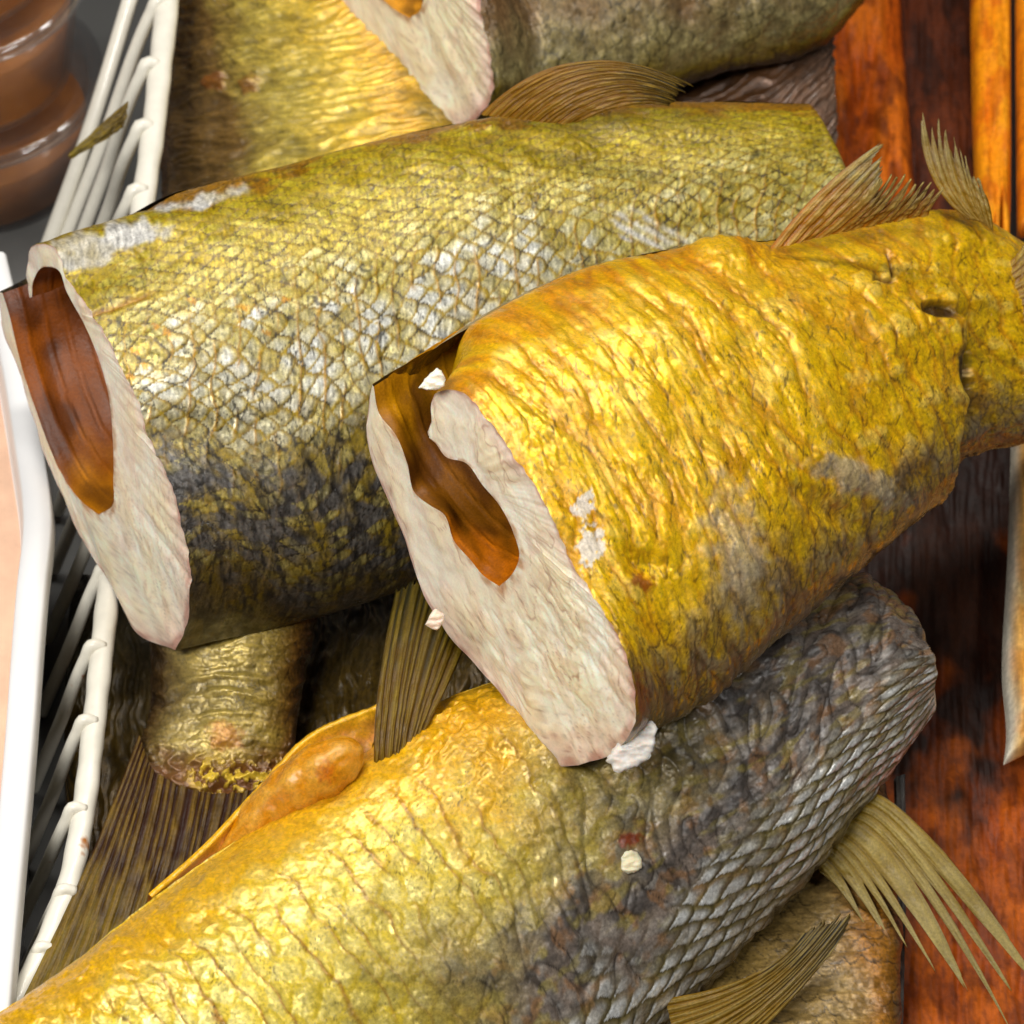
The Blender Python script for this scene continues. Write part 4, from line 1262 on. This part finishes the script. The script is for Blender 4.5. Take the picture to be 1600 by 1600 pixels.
# ================================================================== ORANGE FILLETS on the right
def slab(name, left, right, z0, thick, label, seed, pal, group, nu=200, nvv=70, jag=0.0, stripe=None, painted_shade=None):
    """side of smoked fish lying lengthways: outline left/right edges (x, y) and its resting height"""
    l = curve(left, nu)
    rr_ = curve(right, nu)
    w = np.linspace(0, 1, nvv)[None, :, None]
    xy = l[:, None] * (1 - w) + rr_[:, None] * w
    ww = np.repeat(w[..., 0], nu, 0)
    uu = np.repeat(np.linspace(0, 1, nu)[:, None], nvv, 1)
    if jag:
        k = fbm(ww * 9, 0 * ww, seed + 2, 3)
        xy[..., 1] += jag * k * (sstep(.8, 1, uu) + 0 * uu)
    n1 = fbm(xy[..., 0] / 60, xy[..., 1] / 160, seed, 4)
    n2 = fbm(xy[..., 0] / 9, xy[..., 1] / 90, seed + 1, 3)
    prof = np.clip(1 - np.abs(2 * ww - 1) ** 4, 0, 1) ** 0.5 * np.clip(1 - np.abs(2 * uu - 1) ** 40, 0, 1) ** .5
    z = z0 + (thick * prof * (1 + 0.25 * n1) + 0.0006 * n2 * prof)
    d = H(xy[..., 0], xy[..., 1], z0)
    W0 = V(xy[..., 0], xy[..., 1], d)
    top = W0.copy()
    top[..., 2] = z
    bot = W0.copy()
    bot[..., 2] = z0 - 0.0005
    PP = np.concatenate([top, bot[::-1]])
    base = lin(pal[0])
    col = mix(np.broadcast_to(base, n1.shape + (3,)), lin(pal[1]), np.clip(0.5 + 1.1 * n1, 0, 1))
    dark = sstep(0.05, 0.5, fbm(xy[..., 0] / 45, xy[..., 1] / 70, seed + 5, 4) + 0.1)
    col = mix(col, lin(pal[2]), dark * 0.55)
    sp = sstep(0.25, 0.5, fbm(xy[..., 0] / 12, xy[..., 1] / 22, seed + 6, 3))
    col = mix(col, lin(pal[2]) * 0.6, sp * 0.35)
    col = mix(col, col * 0.6, sstep(0.1, .5, n2) * 0.5)
    if stripe is not None:
        for c, wd, rgb in stripe:
            m = np.exp(-((ww - c + 0.02 * n1) / wd) ** 2)
            col = mix(col, lin(rgb), np.clip(m, 0, 1) * .9)
    if painted_shade is not None:  # near-black patch: shade beside the pile, painted into the slab colour
        shade_m = stamp(xy[..., 0], xy[..., 1], painted_shade[0], painted_shade[1], painted_shade[2], painted_shade[3], 0, 0.8, seed + 8, 0.5, 110)
        col = mix(col, lin((24, 12, 6)) * (1 + .4 * n1)[..., None], np.clip(shade_m * 1.5, 0, 1) * .95)
    cc = np.concatenate([col, col[::-1]])
    nc = np.concatenate([n1, n1[::-1]])
    loc = tuple(W0.reshape(-1, 3).mean(0))
    o = build(name, PP.reshape(-1, 3), grid_faces(2 * nu, nvv), M_FILLET, None, loc, np.clip(cc, 0, 1).reshape(-1, 3),
              surf_arr(0.6 + .12 * nc, 0 * nc).reshape(-1, 3))
    return tag(o, label, "fish fillet", group)


slab("smoked_fillet", [(1250, -150), (1275, 300), (1290, 430)], [(1395, -150), (1425, 250), (1440, 430)], -0.014, 0.014,
     "orange-red mottled smoked fillet next to the dark gap, upper right", 301, ((190, 84, 4), (208, 104, 8), (84, 24, 4)), "orange fillets")
slab("smoked_fillet", [(1385, -150), (1400, 100), (1405, 300), (1400, 560)], [(1535, -150), (1540, 100), (1545, 300), (1560, 560)], -0.018, 0.006,
     "dark brown smoked fillet between two brighter orange strips, upper right", 321, ((70, 28, 6), (92, 38, 6), (30, 12, 4)), "orange fillets")
slab("smoked_fillet", [(1516, -150), (1520, 200), (1528, 385)], [(1578, -150), (1578, 200), (1578, 400)], 0.008, 0.010,
     "narrow bright orange fillet strip with torn end, upper right edge", 341, ((232, 138, 6), (236, 150, 14), (206, 90, 6)), "orange fillets", jag=60)
slab("smoked_fillet", [(1586, -150), (1588, 200), (1590, 380)], [(1680, -150), (1680, 200), (1680, 420)], 0.008, 0.010,
     "orange fillet cut off by the right edge of the picture at the top", 361, ((228, 130, 10), (236, 150, 20), (170, 80, 20)), "orange fillets", jag=40)
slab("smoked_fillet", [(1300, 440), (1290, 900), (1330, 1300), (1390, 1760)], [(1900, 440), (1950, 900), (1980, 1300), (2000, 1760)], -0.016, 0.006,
     "wide orange-brown fillet with streaked grain beneath the splayed fin", 381, ((150, 64, 4), (180, 86, 6), (84, 30, 4)), "orange fillets", nu=320, nvv=200, painted_shade=(1450, 860, 260, 440))  # shadow of the fish put into this fillet's colour
slab("smoked_fillet", [(1582, 620), (1574, 880), (1566, 1060), (1572, 1160), (1568, 1195)], [(1700, 620), (1700, 880), (1700, 1060), (1700, 1120), (1700, 1130)], 0.006, 0.010,
     "pale-edged yellow fillet with torn tip at the right edge", 401, ((214, 176, 110), (222, 160, 60), (206, 130, 30)), "orange fillets",
     stripe=[(0.0, 0.09, (206, 204, 190))], jag=0)

# ================================================================== WIRE RACK
m_wire = plain_material("white_coated_wire", (226, 222, 208), rough=0.38, coat=0.2, noise_amt=0.05, nscale=220, bump=0.08, stain=((172, 110, 50), 110, 0.70))
RZ = 0.040
rail_xy = [(275, -140), (262, 0), (250, 110), (240, 200), (226, 300), (205, 480), (188, 700), (172, 900), (160, 1010), (146, 1140), (130, 1270), (108, 1380), (70, 1480), (20, 1580)]
def rz(y):
    return 0.040 + 0.036 * min(max((900 - y) / 900, 0), 1.2)


rail_pts = [(x, y, float(H(x, y, rz(y)))) for x, y in rail_xy]
p0 = V(*rail_pts[7])
rack = thing("wire_rack", "white coated wire basket side with thick top rail left of the fish", "wire rack", (float(p0[0]), float(p0[1]), 0.0))
locR = tuple(rack.location)
vv, ff = tube(rail_pts, 18.5, 400, 20, bump=lambda u, a: 0.8 * np.sin(u * 160) * np.cos(a * 2 + u * 40))
build("rail", vv, ff, m_wire, rack, locR)
wires = [((243, 8), (84, 420)), ((226, 108), (104, 430)), ((216, 205), (126, 440)), ((206, 305), (146, 450)), ((198, 420), (150, 560)),
         ((188, 560), (90, 800)), ((180, 660), (84, 890)), ((172, 770), (74, 1000)), ((158, 895), (64, 1115)), ((140, 1018), (50, 1235)), ((127, 1135), (38, 1348)),
         ((110, 1272), (22, 1462)), ((94, 1400), (10, 1578)), ((60, 1490), (-20, 1690))]
for (x0, y0), (x1, y1) in wires:
    z1 = GROUND_Z + 0.003
    za = rz(y0)
    d0, d1 = float(H(x0, y0, za)), float(H(x1, y1, z1))
    hx = x0 + 16
    vv, ff = tube([(hx + 6, y0 - 6, float(H(hx + 6, y0 - 6, za)) + 12), (x0 + 4, y0 - 10, d0 + 14), (x0 - 6, y0 + 10, d0 + 4),
                   ((x0 + x1) / 2, (y0 + y1) / 2, (d0 + d1) / 2), (x1, y1, d1)], 10.5, 60, 12)
    build("wire", vv, ff, m_wire, rack, locR)
# outer wire with a weld bump at the back
for (x0, y0), (x1, y1) in (((212, -30), (62, 420)),):
    vv, ff = tube([(x0, y0, float(H(x0, y0, .070))), ((x0 + x1) / 2 + 6, (y0 + y1) / 2, float(H(0, (y0 + y1) / 2, .030))), (x1, y1, float(H(x1, y1, GROUND_Z + 0.003)))], 12.5, 60, 12)
    build("wire", vv, ff, m_wire, rack, locR)

# ================================================================== WHITE TRAY at the left edge
m_tray = plain_material("white_tray", (236, 236, 236), rough=0.35, noise_amt=0.02, nscale=60)
m_peach = plain_material("pale_peach_food", (232, 190, 160), rough=0.4, coat=0.4, noise_amt=0.10, nscale=90, bump=0.2)
TZ = 0.052
edge = curve([(10, 400), (38, 520), (66, 680), (82, 820), (72, 920), (52, 1180), (28, 1450), (8, 1680)], 80)
prof = [(-260, 0.030, 0), (-66, 0.030, 0), (-52, 0.046, 0), (-46, 0.0525, 0), (-42, 0.054, 0), (-22, 0.0545, 0), (-4, 0.054, 0), (0, 0.0525, 0), (0.5, 0.046, 0), (-4, 0.0445, 0), (-30, 0.044, 0), (-60, GROUND_Z, 0), (-260, GROUND_Z, 0)]
rows = []
for dx, z, _ in prof:
    rows.append(V(edge[:, 0] + dx, edge[:, 1], H(edge[:, 0], edge[:, 1], TZ)) * np.array([1, 1, 0]) + np.array([0, 0, z]))
tw = np.stack(rows)
tl = tw.reshape(-1, 3).mean(0)
tray_loc = (float(tl[0]), float(tl[1]), 0.0)
tray = thing("food_tray", "white plastic food tray with rounded rim cut off by the left edge", "tray", tray_loc)
build("tray_body", tw.reshape(-1, 3), grid_faces(len(prof), 80), m_tray, tray, tray_loc)
pe = []
for dx, z in [(-300, .036), (-110, .040), (-66, .038), (-52, .034), (-50, .031), (-300, .031)]:
    pe.append(V(edge[8:, 0] + dx, edge[8:, 1], H(edge[8:, 0], edge[8:, 1], TZ)) * np.array([1, 1, 0]) + np.array([0, 0, z]))
pe = np.stack(pe)
pl = tuple(float(q) for q in pe.reshape(-1, 3).mean(0))
peach = build("wrapped_food", pe.reshape(-1, 3), grid_faces(6, 72), m_peach, None, pl)
tag(peach, "pale peach food slab lying in the white tray at the left edge", "food")

# ================================================================== SAUCE CUPS
m_plastic, nt, b, out = new_mat("clear_plastic")
trn = node(nt, 'ShaderNodeBsdfTransparent')
trn.inputs[0].default_value = (0.97, 0.97, 0.97, 1)
gls = node(nt, 'ShaderNodeBsdfGlossy', in_Roughness=0.08)
lwt = node(nt, 'ShaderNodeLayerWeight', in_Blend=0.25)
mpl = node(nt, 'ShaderNodeMapRange')
mpl.inputs['To Min'].default_value = 0.06
mpl.inputs['To Max'].default_value = 0.34
nt.links.new(lwt.outputs['Fresnel'], mpl.inputs['Value'])
mxp = node(nt, 'ShaderNodeMixShader')
nt.links.new(mpl.outputs['Result'], mxp.inputs[0])
nt.links.new(trn.outputs[0], mxp.inputs[1])
nt.links.new(gls.outputs[0], mxp.inputs[2])
dff = node(nt, 'ShaderNodeBsdfTranslucent')
dff.inputs[0].default_value = (0.8, 0.8, 0.8, 1)
mx3 = node(nt, 'ShaderNodeMixShader')
mx3.inputs[0].default_value = 0.10
nt.links.new(mxp.outputs[0], mx3.inputs[1])
nt.links.new(dff.outputs[0], mx3.inputs[2])
nt.links.new(mx3.outputs[0], out.inputs['Surface'])
m_sauce = plain_material("orange_sauce", (238, 140, 50), rough=0.35, coat=0.3, noise_amt=0.35, nscale=60, bump=0.3)


CS = 1.36


def lathe(prof, c, n=96):
    a = np.linspace(0, 2 * math.pi, n, endpoint=False)
    pr = np.asarray(prof) * CS
    P = np.stack([c[0] + pr[:, :1] * np.cos(a), c[1] + pr[:, :1] * np.sin(a), c[2] + pr[:, 1:] + 0 * a], -1)
    return P.reshape(-1, 3), grid_faces(len(pr), n, closed=True)


foot = V(-22, 262, H(-22, 262, GROUND_Z))
hc = 0.0372 * CS
for k, (words_, fill) in enumerate((("bottom cup of the clear plastic sauce cup stack, mostly in shadow", 0.6),
                                    ("middle cup of the clear plastic sauce cup stack, under another lid", 0.68),
                                    ("topmost clear plastic sauce cup of the stack with orange sauce", 0.72))):
    c = (float(foot[0]), float(foot[1]), GROUND_Z + 0.001 + k * hc)
    cup = thing("sauce_cup", words_, "sauce cup", c, "stacked sauce cups")
    body = [(0.0005, 0.000), (0.0300, 0.000), (0.0312, 0.0012), (0.0375, 0.0335), (0.0388, 0.0340), (0.0388, 0.0346), (0.0368, 0.0346), (0.0303, 0.0020), (0.0295, 0.0012), (0.0005, 0.0012)]
    vv, ff = lathe(body, c)
    build("cup_body", vv, ff, m_plastic, cup, c)
    lid = [(0.0005, 0.0350), (0.0330, 0.0350), (0.0345, 0.0362), (0.0380, 0.0366), (0.0398, 0.0364), (0.0404, 0.0352), (0.0400, 0.0326), (0.0394, 0.0326), (0.0396, 0.0350), (0.0340, 0.0355), (0.0330, 0.0343), (0.0005, 0.0343)]
    vv, ff = lathe(lid, c)
    build("lid", vv, ff, m_plastic, cup, c)
    hf = 0.0345 * fill
    rt = 0.0300 + 0.0060 * fill
    sauce = [(0.0005, 0.0016), (0.0290, 0.0016), (rt - 0.0006, hf - 0.001), (rt - 0.001, hf), (0.018, hf + 0.001), (0.0005, hf + 0.0005)]
    vv, ff = lathe(sauce, c)
    build("sauce", vv, ff, m_sauce, cup, c)
